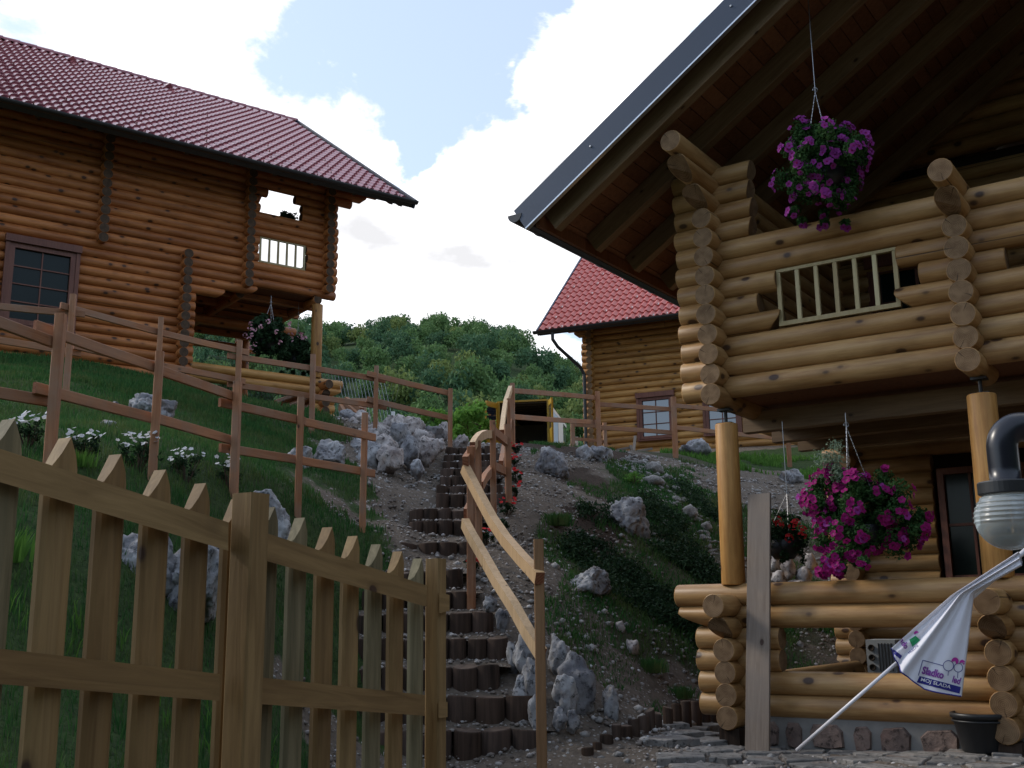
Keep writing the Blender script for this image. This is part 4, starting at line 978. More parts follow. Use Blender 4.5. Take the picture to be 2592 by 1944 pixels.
rock(1397, 1205, 92, 80, 'peaked grey boulder with a buff top on the dark soil crest', seed=17, rot=.1, sub=5)
rock(1520, 1166, 95, 48, 'cracked dark grey boulder on the crest beside the downpipe', seed=18, sub=4)
rock(1483, 1164, 45, 46, 'small dark block at the left end of the cracked boulder', seed=19, sub=4)
rock(1763, 1158, 92, 60, 'weathered grey slab like a fallen trunk before the distant chalet', seed=21, rot=.9, sub=4)
rock(1595, 1350, 112, 100, 'tall mottled white boulder rising out of the dark ground cover', seed=23, rot=.1, sub=5, mt=ROCK)
rock(1495, 1508, 115, 80, 'forked grey boulder with a hollow on the gravel slope', seed=25, rot=.5, sub=5)
rock(2010, 1225, 75, 45, 'white rough rock on the slope seen under the balcony beams', seed=27, sub=4)
for i, (x, y, w_, h_) in enumerate(((1600, 1655, 50, 42), (1570, 1600, 28, 34))): rock(x, y, w_, h_, ('pale rounded stone on the lower gravel slope', 'small pinkish stone just above the pale one on the gravel slope')[i], seed=30+i, sub=3, mt=ROCKW)
STL = ['tall slab rock right of the fence post at the foot of the slope', 'large hollowed grey rock in the pile beside the lowest steps', 'leaning grey rock low in the pile right of the post', 'rounded bluish stone at the base of the post', 'small grey stone beside the bluish one', 'pale slanting slab at the right end of the rock pile', 'angular rock left of the post above the second step', 'long grey rock left of the post beside the third step', 'small rock next to the fourth step', 'rock beside the fifth step', 'narrow rock tucked behind the foot of the post', 'square rock high beside the sixth step', 'small white stone between the top rocks', 'grey rock left of the post near the lowest step']
for i, (x, y, w_, h_, d) in enumerate(((1418, 1690, 70, 85, 9.6), (1465, 1795, 105, 130, 9.2), (1432, 1795, 80, 90, 9.0), (1417, 1842, 44, 50, 8.75), (1448, 1845, 44, 50, 8.8), (1545, 1812, 55, 85, 9.3), (1325, 1700, 62, 95, 9.5), (1345, 1770, 60, 105, 9.2), (1300, 1688, 40, 70, 9.6), (1272, 1588, 36, 55, 10.0), (1352, 1830, 34, 70, 8.85), (1240, 1545, 44, 38, 10.2), (1342, 1580, 22, 24, 10.4), (1318, 1790, 40, 80, 9.05))):
    rock(x, y, w_, h_, STL[i], 'rocks piled beside the lowest steps', seed=40+i, sub=4, d=d, karst=.5, mt=ROCK)
WALL = [(935, 1175, 70, 55, 15.2), (985, 1185, 75, 60, 15.0), (930, 1120, 62, 45, 16.3), (882, 1060, 42, 24, 18), (915, 1068, 50, 28, 18), (960, 1120, 66, 50, 16.4), (1012, 1120, 60, 50, 16.2), (1045, 1100, 68, 42, 17), (990, 1082, 52, 32, 17.6), (1035, 1165, 55, 60, 15.6), (1080, 1160, 50, 55, 15.8), (1010, 1060+30, 58, 38, 17.3), (1095, 1110, 55, 34, 17), (1125, 1105, 34, 36, 17.5), (1070, 1125, 60, 40, 16.6), (905, 1145, 50, 32, 15.8), (1165, 1132, 42, 32, 17.4), (885, 1092, 45, 30, 17.2), (1055, 1200, 40, 38, 14.9), (1105, 1140, 40, 30, 16.3), (975, 1150, 60, 50, 15.7)]
WL = ['low on the left', 'with the smooth scooped face at the foot', 'on the left side, second row', 'topmost on the far left beside the porch', 'topmost beside the left porch logs', 'in the middle, second row', 'rounded, in the middle of the top row', 'broad and pale at the top centre', 'small, on top beside the thin white stake', 'narrow and upright at the lower right', 'leaning at the lower right of the centre', 'blocky, high in the centre', 'pinkish, below the right fence post', 'small and white, just left of the last post', 'flat and pinkish under the broad top one', 'white and ribbed, lowest on the left by the grass', 'alone to the right of the last post above the steps', 'small, behind the leaning boards', 'small, at the very foot on the bare earth', 'small, at the right end of the middle row', 'large and folded in the lower centre']
for i, (x, y, w_, h_, d) in enumerate(WALL):
    rock(x, y, w_*1.12, h_*1.25, 'rock of the limestone heap, '+WL[i], 'limestone rocks heaped above the top of the steps', seed=70+i, sub=4, mt=(ROCKW if i % 3 else ROCK), karst=.8, d=d)
for i, (x, y, w_, h_, d) in enumerate(((2000, 1455, 42, 36, 13.3), (2040, 1470, 40, 30, 13.2), (1975, 1480, 40, 30, 13.0), (2020, 1495, 50, 26, 12.9), (2055, 1440, 30, 30, 13.5), (1962, 1440, 36, 36, 13.6), (2035, 1500, 36, 22, 12.7))):
    rock(x, y, w_*1.2, h_*1.3, 'white rock over the porch rail by the grey plank, '+('upper middle', 'upper right', 'lower left', 'lowest in the centre', 'topmost right', 'topmost left', 'bottom right')[i], 'white rocks behind the porch rail', seed=100+i, sub=3, mt=ROCKW, d=d)
rock(1105, 1292, 85, 18, 'flat dark slate slab lying left of the middle steps', seed=120, sub=3, dep=.35, mt=FLAG)
# cobble gully
cobm = [rockmesh(1, .85, .72, 200+i, 3, .0, 'cobble') for i in range(6)]
for mm_ in cobm: mm_.materials.clear(); mm_.materials.append(COB)
big = [(1657, 1180, 44, 44), (1655, 1215, 50, 34), (1750, 1290, 46, 50), (1712, 1235, 26, 26), (1690, 1205, 24, 22), (1675, 1222, 20, 16), (1712, 1262, 24, 22), (1620, 1170, 20, 18), (1790, 1330, 34, 34)]
path = [(1570, 1158), (1610, 1172), (1655, 1205), (1700, 1240), (1740, 1285), (1775, 1320), (1800, 1370), (1830, 1420)]
cand = list(big)
for _ in range(150):
    t_ = random.random()**.8*(len(path)-1); i = min(int(t_), len(path)-2); f_ = t_-i
    x = path[i][0]*(1-f_)+path[i+1][0]*f_+random.gauss(0, 16); y = path[i][1]*(1-f_)+path[i+1][1]*f_+random.gauss(0, 9); s = random.uniform(7, 17)
    cand.append((x, y, s, s*random.uniform(.7, 1)))
for _ in range(40): cand.append((random.uniform(1560, 1640), random.uniform(1158, 1195), random.uniform(7, 14), 9))
bl = ['large round pale cobble at the head of the stone gully', 'large oval pale cobble in the stone gully', 'biggest cracked round boulder in the stone gully by the porch post']
for i, (x, y, s, h_) in enumerate(cand):
    P, d = ghit(x, y+h_*.4)
    r = s/2719*d/2
    o = link('cobble', cobm[i % 6], None, None, Matrix.Translation((P[0], P[1], P[2]+r*.5))@Matrix.Rotation(random.random()*6, 4, 'Z')@Matrix.Diagonal((r*1.1, r*1.1, r*1.1*h_/s*1.1, 1)))
    if i < 3: tag(o, bl[i], 'boulder')
    else: tag(o, 'small rounded cobble in the stone gully running down past the dark ground cover', 'cobble', 'cobbles of the stone gully')
# log edging at the foot of the slope
ed = thing('log_edging', 'row of short dark upright logs edging the stone path below the gravel slope', 'edging', px(1600, 1850, 9.2))
EP = [(1488, 1902, 8.5, 1.0), (1512, 1888, 8.6, .9), (1535, 1872, 8.75, 1.2), (1560, 1850, 8.9, 1.5), (1582, 1850, 9.0, 1.3), (1604, 1838, 9.1, 1.6), (1628, 1830, 9.25, 1.5), (1645, 1815, 9.35, 1.7), (1664, 1818, 9.5, 1.3), (1690, 1805, 9.65, 1.4), (1712, 1798, 9.8, 1.4), (1736, 1790, 10, 1.5), (1760, 1790, 10.2, 1.4), (1782, 1785, 10.4, 1.4), (1804, 1782, 10.6, 1.4)]
for x, y, d, hh in EP: stump(ed, px(x, y-12*hh+2, d), random.uniform(.04, .058), .5, 10)
# ---------------------------------------------------------------- flagstones of the path
fl = thing('stone_path', 'path of irregular grey flagstones between the log edging and the chalet', 'path', (3, 9, .1)); tag(fl, kind=None)
sites = []
poly = [px(*q_) for q_ in ((1480, 1935, 8.2), (1530, 1895, 8.7), (1660, 1850, 9.5), (1800, 1822, 10.6), (1870, 1822, 10.2))]
def pathok(x, y):
    lx, ly = px(1500, 1930, 8.35)[:2]
    # between the edging line and the chalet front
    u_ = (x-A.O[0])*A.u[0]+(y-A.O[1])*A.u[1]; v_ = (x-A.O[0])*A.v[0]+(y-A.O[1])*A.v[1]
    if v_ > -.12 and u_ > -.12: return False
    if v_ < -2.6 or u_ > 3.4: return False
    e0, e1 = px(1505, 1905, 8.5), px(1804, 1790, 10.7); s_ = (e1[0]-e0[0])*(y-e0[1])-(e1[1]-e0[1])*(x-e0[0])
    return s_ < -.12 and y > 6.9 and (x > 1.35+max(0, 8.2-y)*.55) and v_ < 1.6
tries = 0
while tries < 9000:
    tries += 1; x, y = random.uniform(.6, 5.2), random.uniform(6.8, 11)
    if pathok(x, y) and all((x-a_)**2*1.0+(y-b_)**2*1.0 > .25**2 for a_, b_ in sites): sites.append((x, y))
def clip(pg, mx_, my_, nx_, ny_):
    o_ = []
    for i in range(len(pg)):
        a_, b_ = pg[i], pg[(i+1) % len(pg)]; da = (a_[0]-mx_)*nx_+(a_[1]-my_)*ny_; db = (b_[0]-mx_)*nx_+(b_[1]-my_)*ny_
        if da <= 0: o_.append(a_)
        if (da < 0) != (db < 0) and da != db: t_ = da/(da-db); o_.append((a_[0]+(b_[0]-a_[0])*t_, a_[1]+(b_[1]-a_[1])*t_))
    return o_
for i, (x, y) in enumerate(sites[:290]):
    pg = [(x-.3, y-.3), (x+.3, y-.3), (x+.3, y+.3), (x-.3, y+.3)]
    for j, (a_, b_) in enumerate(sites):
        if j == i or abs(a_-x) > .7 or abs(b_-y) > .7: continue
        nx_, ny_ = a_-x, b_-y; ln = math.hypot(nx_, ny_); pg = clip(pg, (x+a_)/2-nx_/ln*.012, (y+b_)/2-ny_/ln*.012, nx_/ln, ny_/ln)
        if len(pg) < 3: break
    if len(pg) < 3: continue
    zt = Hs(x, y)+.028+random.uniform(-.008, .008); tx, ty = random.uniform(-.03, .03), random.uniform(-.03, .03)
    rp_ = []
    for q_ in range(len(pg)):                       # break the straight edges
        a_, b_ = pg[q_], pg[(q_+1) % len(pg)]; rp_.append(a_)
        if math.hypot(b_[0]-a_[0], b_[1]-a_[1]) > .12: k_ = random.uniform(.3, .7); rp_.append((a_[0]*(1-k_)+b_[0]*k_+(x-(a_[0]+b_[0])/2)*random.uniform(.02, .14), a_[1]*(1-k_)+b_[1]*k_+(y-(a_[1]+b_[1])/2)*random.uniform(.02, .14)))
    n_ = len(rp_); V_ = [(a_, b_, zt+tx*(a_-x)+ty*(b_-y)-.09) for a_, b_ in rp_]+[(x+(a_-x)*.985, y+(b_-y)*.985, zt+tx*(a_-x)+ty*(b_-y)-.006) for a_, b_ in rp_]+[(x+(a_-x)*.93, y+(b_-y)*.93, zt+tx*(a_-x)+ty*(b_-y)) for a_, b_ in rp_]
    F_ = [(s, (s+1) % n_, (s+1) % n_+n_, s+n_) for s in range(n_)]+[(s+n_, (s+1) % n_+n_, (s+1) % n_+2*n_, s+2*n_) for s in range(n_)]+[tuple(range(2*n_, 3*n_))]
    me_ = mesh('flagstone', V_, F_); me_.transform(Matrix.Translation((-x, -y, -zt))); link('flagstone', me_, FLAG, fl, Matrix.Translation((x, y, zt)))

# ================================================================ scattered ground stuff
def scatter_pebbles(n, boxf, rmin, rmax, name, mt, seed, mask):
    r_ = np.random.default_rng(seed); x = r_.uniform(boxf[0], boxf[1], n*3); y = r_.uniform(boxf[2], boxf[3], n*3)
    k = mask(x, y); x, y = x[k][:n], y[k][:n]; z = H(x, y); V0, F0 = ico(1); m_ = len(x)
    s = rmin+(rmax-rmin)*r_.random(m_)**3; a_ = r_.random(m_)*6.3; ax = r_.uniform(.7, 1.3, (m_, 3)); ax[:, 2] *= .7
    VV = V0[None]*ax[:, None, :]*(1+r_.uniform(-.15, .15, (m_, len(V0), 1))); ca, sa = np.cos(a_)[:, None], np.sin(a_)[:, None]
    X_ = VV[..., 0]*ca-VV[..., 1]*sa; Y_ = VV[..., 0]*sa+VV[..., 1]*ca
    P = np.stack([X_*s[:, None]+x[:, None], Y_*s[:, None]+y[:, None], VV[..., 2]*s[:, None]+z[:, None]+s[:, None]*.25], -1).reshape(-1, 3)
    F_ = (F0[None]+(np.arange(m_)*len(V0))[:, None, None]).reshape(-1, 3)
    o = link(name, fastmesh(name, P, F_, smooth=True), mt); return o
PEB, t, b = mat('pebble', .85, .2); g = G(t); gi = g.n('ShaderNodeNewGeometry'); g.set(b.inputs['Base Color'], g.ramp(gi.outputs['Random Per Island'], [(0, (.12, .10, .085)), (.45, (.24, .205, .18)), (.75, (.36, .33, .31)), (1, (.55, .53, .52))]))
def inA(x, y, m_=.0):
    u_ = (x-A.O[0])*A.u[0]+(y-A.O[1])*A.u[1]; v_ = (x-A.O[0])*A.v[0]+(y-A.O[1])*A.v[1]; return (u_ > m_) & (v_ > m_-.1)
def wn(x, y, f, s): return np.array([mn.noise(Vector((a_*f+s, b_*f, s))) for a_, b_ in zip(x, y)])
def mgrav(x, y):
    c = cover(x, y); return (c[:, 1]+c[:, 3]*.45+c[:, 2]*.25+.3*wn(x, y, 1.1, 3) > .42) & ~inA(x, y)
o2_ = scatter_pebbles(900, (-2.5, 6, 7.6, 19), .02, .06, 'field_stones', COB, 8, mgrav); tag(o2_, 'larger pale stones strewn over the earth slopes on both sides of the steps', 'stones', kind='stuff')
o = scatter_pebbles(19000, (-3.2, 6, 7.2, 20), .006, .032, 'gravel', PEB, 3, mgrav); tag(o, 'pale gravel scattered over the earth slope beside the log steps', 'gravel', kind='stuff')
pp = np.array(pebM); V0, F0 = ico(1); m_ = len(pp); r9 = np.random.default_rng(4); s9 = .008+.016*r9.random(m_)**2
P9 = (V0[None]*(1+r9.uniform(-.25, .25, (m_, len(V0), 1)))*np.array([1.2, 1, .75])*s9[:, None, None]+pp[:, None]).reshape(-1, 3); F9 = (F0[None]+(np.arange(m_)*len(V0))[:, None, None]).reshape(-1, 3)
tag(link('step_gravel', fastmesh('step_gravel', P9, F9, smooth=True), PEB), 'white gravel lying on the treads of the log steps', 'gravel', kind='stuff')
def blades(n, boxf, mask, hmin, hmax, wd, mt, name, label, seed, tilt=.5, cat='grass'):
    r_ = np.random.default_rng(seed); x = r_.uniform(boxf[0], boxf[1], n*3); y = r_.uniform(boxf[2], boxf[3], n*3); k = mask(x, y); x, y = x[k][:n], y[k][:n]; m_ = len(x); z = H(x, y)
    cl = wn(x, y, 1.7, 9)*.5+.6
    h = (hmin+(hmax-hmin)*r_.random(m_))*np.clip(cl+.35, .4, 1.5); a_ = r_.random(m_)*6.3; b_ = r_.random(m_)*6.3; ww = wd*(.7+.6*r_.random(m_))*(.6+y/14)
    dx, dy = np.cos(a_)*ww, np.sin(a_)*ww; lx, ly = np.cos(b_)*h*tilt*r_.random(m_), np.sin(b_)*h*tilt*r_.random(m_)
    P = np.stack([np.stack([x-dx, y-dy, z-.01], -1), np.stack([x+dx, y+dy, z-.01], -1), np.stack([x+lx*.4+dx*.7, y+ly*.4+dy*.7, z+h*.6], -1), np.stack([x+lx*.4-dx*.7, y+ly*.4-dy*.7, z+h*.6], -1), np.stack([x+lx, y+ly, z+h], -1)], 1).reshape(-1, 3)
    q_ = np.arange(m_)*5; F_ = np.concatenate([np.stack([q_, q_+1, q_+2], 1), np.stack([q_, q_+2, q_+3], 1), np.stack([q_+3, q_+2, q_+4], 1)])
    o = link(name, fastmesh(name, P, F_), mt); tag(o, label, cat, kind='stuff'); return o
def mgrass(x, y):
    c = cover(x, y); P = np.stack([x, y, H(x, y)-0], -1)
    nz_ = wn(x, y, 1.3, 5)*.35+wn(x, y, 5, 2)*.15; return (c[:, 0]+nz_ > .5) & (x < 1.2)
blades(105000, (-9.5, .6, 3.5, 15), mgrass, .035, .10, .0035, GRASS, 'grass', 'short dark green grass covering the bank left of the steps', 11)
blades(42000, (-12, 0, 14, 22.5), mgrass, .05, .13, .006, GRASS, 'grass', 'dark green grass of the upper bank below the red log chalet', 12)
def mtuft(x, y):
    c = cover(x, y); return (c[:, 0] > .4) & (wn(x, y, .9, 21) > .28) & (x < -1)
blades(2600, (-6, -.5, 4.2, 9), mtuft, .07, .17, .005, GRASSY, 'tall_grass', 'brighter taller tufts of grass low on the bank behind the picket fence', 13, .8)
def mweed(x, y):
    c = cover(x, y); return (c[:, 3]+wn(x, y, .8, 31)*.8+wn(x, y, 4, 3)*.3 > .36) & ~inA(x, y) & (x > .3)
blades(36000, (.2, 7, 9, 20), mweed, .03, .10, .004, GRASS, 'weeds', 'thin patchy green growth on the gravel slope right of the handrail', 14, .9, 'weeds')
def mcrest(x, y): return (wn(x, y, .9, 41) > -.02) & (y > 20.6+.25*x*0)
blades(7000, (3.2, 9.5, 20.6, 24), mcrest, .06, .15, .007, GRASSY, 'crest_grass', 'yellow green grass on the crest before the distant chalet', 15, .6)
# leaf clumps: small faces spread through a volume
def leaf_cloud(C_, rad, n, ls, seed, shell=.55, flat=1.0, squash=None):
    r_ = np.random.default_rng(seed); C_ = np.asarray(C_, float); k = len(C_)
    i = r_.integers(0, k, n); dv = r_.normal(size=(n, 3)); dv /= np.linalg.norm(dv, axis=1)[:, None]
    rr = (shell+(1-shell)*r_.random(n))[:, None]; rad = np.asarray(rad, float); rad = np.broadcast_to(rad, (k,)) if rad.ndim <= 1 else rad
    P = C_[i]+dv*rr*rad[i][:, None]*np.array([1, 1, squash or 1.0])
    nrm_ = dv+r_.normal(size=(n, 3))*.8; nrm_ /= np.linalg.norm(nrm_, axis=1)[:, None]
    t1 = np.cross(nrm_, r_.normal(size=(n, 3))); t1 /= np.linalg.norm(t1, axis=1)[:, None]; t2 = np.cross(nrm_, t1)
    s = ls*(.6+.8*r_.random(n))[:, None]
    V_ = np.stack([P-t1*s, P-t2*s*.5*flat, P+t1*s, P+t2*s*.5*flat], 1).reshape(-1, 3); F_ = np.arange(n*4).reshape(-1, 4); return V_, F_
def leaves(name, C_, rad, n, ls, seed, mt, parent=None, **k):
    V_, F_ = leaf_cloud(C_, rad, n, ls, seed, **k); return link(name, fastmesh(name, V_, F_), mt, parent)
# dark creeping ground cover on the right slope
gc_ = []; band = [((1590, 1300), (1900, 1650), 70), ((1480, 1330), (1780, 1600), 62), ((1690, 1210), (1840, 1330), 38)]
def cband(a_, b_, w_, n, rng_):
    for _ in range(n):
        t_ = rng_.random(); x = a_[0]+(b_[0]-a_[0])*t_; y = a_[1]+(b_[1]-a_[1])*t_; nx_, ny_ = -(b_[1]-a_[1]), (b_[0]-a_[0]); l_ = math.hypot(nx_, ny_); k_ = rng_.uniform(-1, 1)*w_*(.5+.5*math.sin(math.pi*min(1, t_*1.2+.1)))
        P, d = ghit(x+nx_/l_*k_, y+ny_/l_*k_); gc_.append(P)
rn = random.Random(5)
cband((1440, 1375), (1800, 1630), 48, 210, rn); cband((1600, 1270), (1830, 1500), 45, 150, rn); cband((1700, 1235), (1850, 1330), 22, 50, rn); cband((1470, 1300), (1640, 1290), 25, 25, rn)
gc_ = [P for P in gc_ if not inA(np.array([P[0]]), np.array([P[1]]))[0]]
tag(leaves('ground_cover', [P+np.array([0, 0, .02]) for P in gc_], np.array([rn.uniform(.12, .24) for _ in gc_]), 42000, .022, 5, LEAFD, None, shell=.35, squash=.7), 'dark creeping evergreen ground cover spreading down the right slope', 'ground cover', kind='stuff')
# tufts on the gravel
def tuft(x, y, n, h, mt, label, name='grass_tuft', cat='grass', group=None):
    P, d = ghit(x, y); V_ = []; F_ = []
    for k in range(n):
        a_ = random.random()*6.3; r_ = abs(random.gauss(0, 1))*h*.55; bx, by = math.cos(a_)*r_, math.sin(a_)*r_; b_ = random.random()*6.3; hh = h*random.uniform(.6, 1.1); lw = h*.035
        lx, ly = math.cos(a_)*hh*random.uniform(.1, .7), math.sin(a_)*hh*random.uniform(.1, .7); o_ = len(V_)
        V_ += [(bx-lw, by, 0), (bx+lw, by, 0), (bx+lx*.4+lw*.8, by+ly*.4, hh*.6), (bx+lx*.4-lw*.8, by+ly*.4, hh*.6), (bx+lx, by+ly, hh)]; F_ += [(o_, o_+1, o_+2), (o_, o_+2, o_+3), (o_+3, o_+2, o_+4)]
    me_ = fastmesh(name, V_, F_); return tag(link(name, me_, mt, None, Matrix.Translation((P[0], P[1], Hs(P[0], P[1])-.01))), label, cat, group)
tuft(1408, 1330, 600, .17, GRASS, 'dense green grass tuft on the slope below the peaked boulder')
tuft(1650, 1700, 260, .15, GRASS, 'grass tuft in the gravel above the log edging, upper one')
tuft(1725, 1765, 220, .13, GRASS, 'grass tuft in the gravel just above the right end of the log edging')
tuft(200, 1180, 160, .13, GRASSY, 'bright grass tuft between the first picket tips')
tuft(20, 1420, 110, .2, GRASSY, 'bright broad leaved weed behind the leftmost pickets', cat='weed', name='weed')

# ---------------------------------------------------------------- flowers
def flowermesh(name, r, npet, cup, pm, em, wave=0):
    V_ = [(0, 0, 0)]; F_ = []; mi = []; n_ = npet*4
    for ring, (rr, zz_) in enumerate(((.28, cup*.5), (.72, cup), (1.0, cup*1.05))):
        for s in range(n_):
            t_ = 2*math.pi*s/n_; lobe = 1-.22*(1-abs(math.sin(npet*t_/2)))*(ring == 2)-.1*(1-abs(math.sin(npet*t_/2)))*(ring == 1)
            V_.append((r*rr*lobe*math.cos(t_), r*rr*lobe*math.sin(t_), r*(zz_+wave*.12*math.sin(npet*t_)*(ring == 2))))
    for s in range(n_): F_.append((0, 1+s, 1+(s+1) % n_)); mi.append(1)
    F2 = [(1+k*n_+s, 1+(k+1)*n_+s, 1+(k+1)*n_+(s+1) % n_, 1+k*n_+(s+1) % n_) for k in (0, 1) for s in range(n_)]
    me_ = mesh(name, V_, F_+F2, True, mi+[0]*len(F2)); me_.materials.append(pm); me_.materials.append(em); return me_
FL = {'mag': flowermesh('flower', 1, 5, .25, PMAG, PEYE, 1), 'pur': flowermesh('flower', 1, 5, .25, PPUR, PMAG, 1), 'white': flowermesh('flower', 1, 5, .15, PWHITE, PWHITE), 'red': flowermesh('flower', 1, 5, .3, PRED, PRED), 'pink': flowermesh('flower', 1, 5, .3, PPINK, PPINK)}
def put_flower(par, P, nrm_, r, kind):
    M = Vector(nrm_).to_track_quat('Z', 'Y').to_matrix().to_4x4(); M = Matrix.Translation(Vector(P))@M@Matrix.Rotation(random.random()*6, 4, 'Z')@Matrix.Scale(r, 4)
    o = bpy.data.objects.new('flower', FL[kind]); COL.objects.link(o); o.parent = par; o.matrix_parent_inverse = Matrix.Translation(par.location).inverted(); o.matrix_basis = M; PM[o.name] = M; return o
def basket(label, C_, R_, hang, nfl, kind, fr_, leafn, seed, lm_=None, ls=.016, potr=.15, potz=-.1, trail=.3, group=None, chains=3, fshape=None, pr=.1):
    rn = random.Random(seed); C_ = np.array(C_); hang = np.array(hang)
    b_ = thing('hanging_basket', label, 'hanging basket', C_, group)
    q = MB(); q.lathe([(0, potz-.17), (potr*.5, potz-.165), (potr*.8, potz-.1), (potr, potz), (potr*.96, potz), (potr*.7, potz-.03), (0, potz-.03)], 20, Matrix.Translation(Vector(C_))); q.build('pot', BLACKP, b_, True)
    ap = C_*.0+np.array([hang[0], hang[1], min(hang[2], C_[2]+R_*1.55)])
    q = MB(); q.tube([hang, ap], .004, 5)
    for k in range(chains):
        a_ = 2*math.pi*k/chains+.6+seed; e_ = C_+np.array([math.cos(a_)*potr, math.sin(a_)*potr, potz])
        n_ = 26
        for s in range(n_):
            p0 = ap+(e_-ap)*s/n_; p1 = ap+(e_-ap)*(s+.82)/n_; q.tube([p0, p1], .005 if s % 2 else .0035, 4)
    q.tube([ap+np.array([.02*math.cos(t_), 0, .02*math.sin(t_)+.02]) for t_ in np.linspace(-1.2, 3.5, 8)], .004, 5); q.build('chain', STEEL, b_)
    blobs = []; rads = []
    for k in range(84):
        v = Vector((rn.gauss(0, 1), rn.gauss(0, 1), rn.gauss(0, 1))).normalized(); s = rn.uniform(.3, .6) if k < 34 else rn.uniform(.58, .86)+.16*rn.random()**3
        if k < 34 and k % 2: v.y = -abs(v.y)
        blobs.append(C_+np.array([v.x, v.y, v.z*.95])*R_*s); rads.append(R_*rn.uniform(.14, .27))
    for k in range(9):
        a_ = rn.random()*6.3; blobs.append(C_+np.array([math.cos(a_)*R_*.7, math.sin(a_)*R_*.7, -R_*(.75+trail*rn.random())])); rads.append(R_*.12)
    leaves('foliage', blobs, np.array(rads), leafn, ls, seed, lm_ or LEAFM, b_, shell=.3)
    for k in range(nfl):
        v = Vector((rn.gauss(0, 1), rn.gauss(0, 1)-.55, rn.gauss(0, 1)-.1)).normalized()
        if fshape and not fshape(v): continue
        ib = rn.randrange(len(blobs)); bv = blobs[ib]-C_; bv = bv/(np.linalg.norm(bv)+1e-6); v = (Vector(bv)*.9+v*.8+Vector((0, -.25, 0))).normalized(); p = blobs[ib]+np.array(v)*rads[ib]*1.02
        if np.linalg.norm(p-C_) < R_*.55 or v.y > .5: continue
        n2 = (v+Vector((rn.gauss(0, .35), rn.gauss(0, .35)-.3, rn.gauss(0, .35)+.15))).normalized(); put_flower(b_, p, n2, fr_*rn.uniform(.8, 1.15), kind if rn.random() > pr else 'pur')
    return b_
b1 = A.w(1.246, -.5, 4.93); k1 = basket('hanging basket of pinkish purple petunias high under the roof before the balcony', b1, .42, A.w(1.22, -.5, 6.50), 300, 'pur', .031, 24000, 21, trail=.45, potr=.17)
b2 = A.w(1.16, -.1, 1.98); k2 = basket('big hanging basket of deep magenta petunias under the balcony above the porch rail', b2+np.array([.05, 0, 0]), .47, A.w(1.14, -.1, 2.83), 560, 'mag', .034, 34000, 22, trail=.25, potr=.18, pr=.08)
tp_ = [b2+np.array([-.22+.05*rn.gauss(0, 1), -.15+.1*rn.gauss(0, 1), .28+.28*rn.random()]) for _ in range(22)]
leaves('silver_foliage', tp_, np.array([.07]*len(tp_)), 1500, .011, 9, LEAFS, k2, shell=.2)
b3 = A.w(.36, .35, 1.88); k3 = basket('hanging basket of red geraniums half hidden behind the grey plank', b3, .23, A.w(.42, .35, 2.9), 0, 'red', .02, 3600, 23, lm_=LEAFD, potr=.17, potz=-.06)
for k in range(9):
    v = Vector((rn.gauss(0, 1), rn.gauss(0, .6)-1, rn.gauss(0, .5)+.25)).normalized(); c_ = b3+np.array(v)*.24
    for s in range(14): w2 = Vector((rn.gauss(0, 1), rn.gauss(0, 1), rn.gauss(0, 1))).normalized(); put_flower(k3, c_+np.array(w2)*.035, w2, .014, 'red')
c4 = LH.w(4.15, .0, 7.33); c4 = px(680, 848, 20.3); k4 = basket('hanging basket of pale pink geraniums under the left chalet balcony', c4, .42, c4+np.array([0, .1, .8]), 0, 'pink', .05, 4200, 24, lm_=LEAFD, ls=.045, potr=.2, chains=3)
for k in range(15):
    v = Vector((rn.gauss(0, 1), rn.gauss(0, .6)-.9, rn.gauss(0, .8))).normalized(); c_ = c4+np.array(v)*.45
    for s in range(5): w2 = Vector((rn.gauss(0, 1), rn.gauss(0, 1), rn.gauss(0, 1))).normalized(); put_flower(k4, c_+np.array(w2)*.035, w2, .024, 'pink')
c5 = px(750, 895, 23.2); k5 = basket('dark hanging basket with a few pink blooms, lower right of the pink geraniums', c5, .42, c5+np.array([0, .1, 1.2]), 0, 'pink', .05, 5200, 25, lm_=LEAFD, ls=.045, potr=.18)
for k in range(9):
    v = Vector((rn.gauss(0, 1), rn.gauss(0, .6)-.9, abs(rn.gauss(0, .8))+.4)).normalized(); c_ = c5+np.array(v)*.42
    for s in range(4): w2 = Vector((rn.gauss(0, 1), rn.gauss(0, 1), rn.gauss(0, 1))).normalized(); put_flower(k5, c_+np.array(w2)*.05, w2, .035, 'pink')
# plant on the left balcony
pt = thing('potted_plant', 'leafy plant in the upper opening of the left chalet balcony', 'potted plant', LH.w(5.05, .5, 9.55))
q = MB(); q.lathe([(0, 0), (.1, 0), (.14, .2), (.12, .2), (0, .17)], 14, Matrix.Translation(Vector(LH.w(5.0, .45, 9.40)))); q.build('pot', BLACKP, pt, True)
leaves('foliage', [LH.w(4.95+.1*rn.gauss(0, 1), .45+.06*rn.gauss(0, 1), 9.72+.12*rn.random()) for _ in range(12)], np.array([.09]*12), 500, .035, 31, LEAFD, pt)
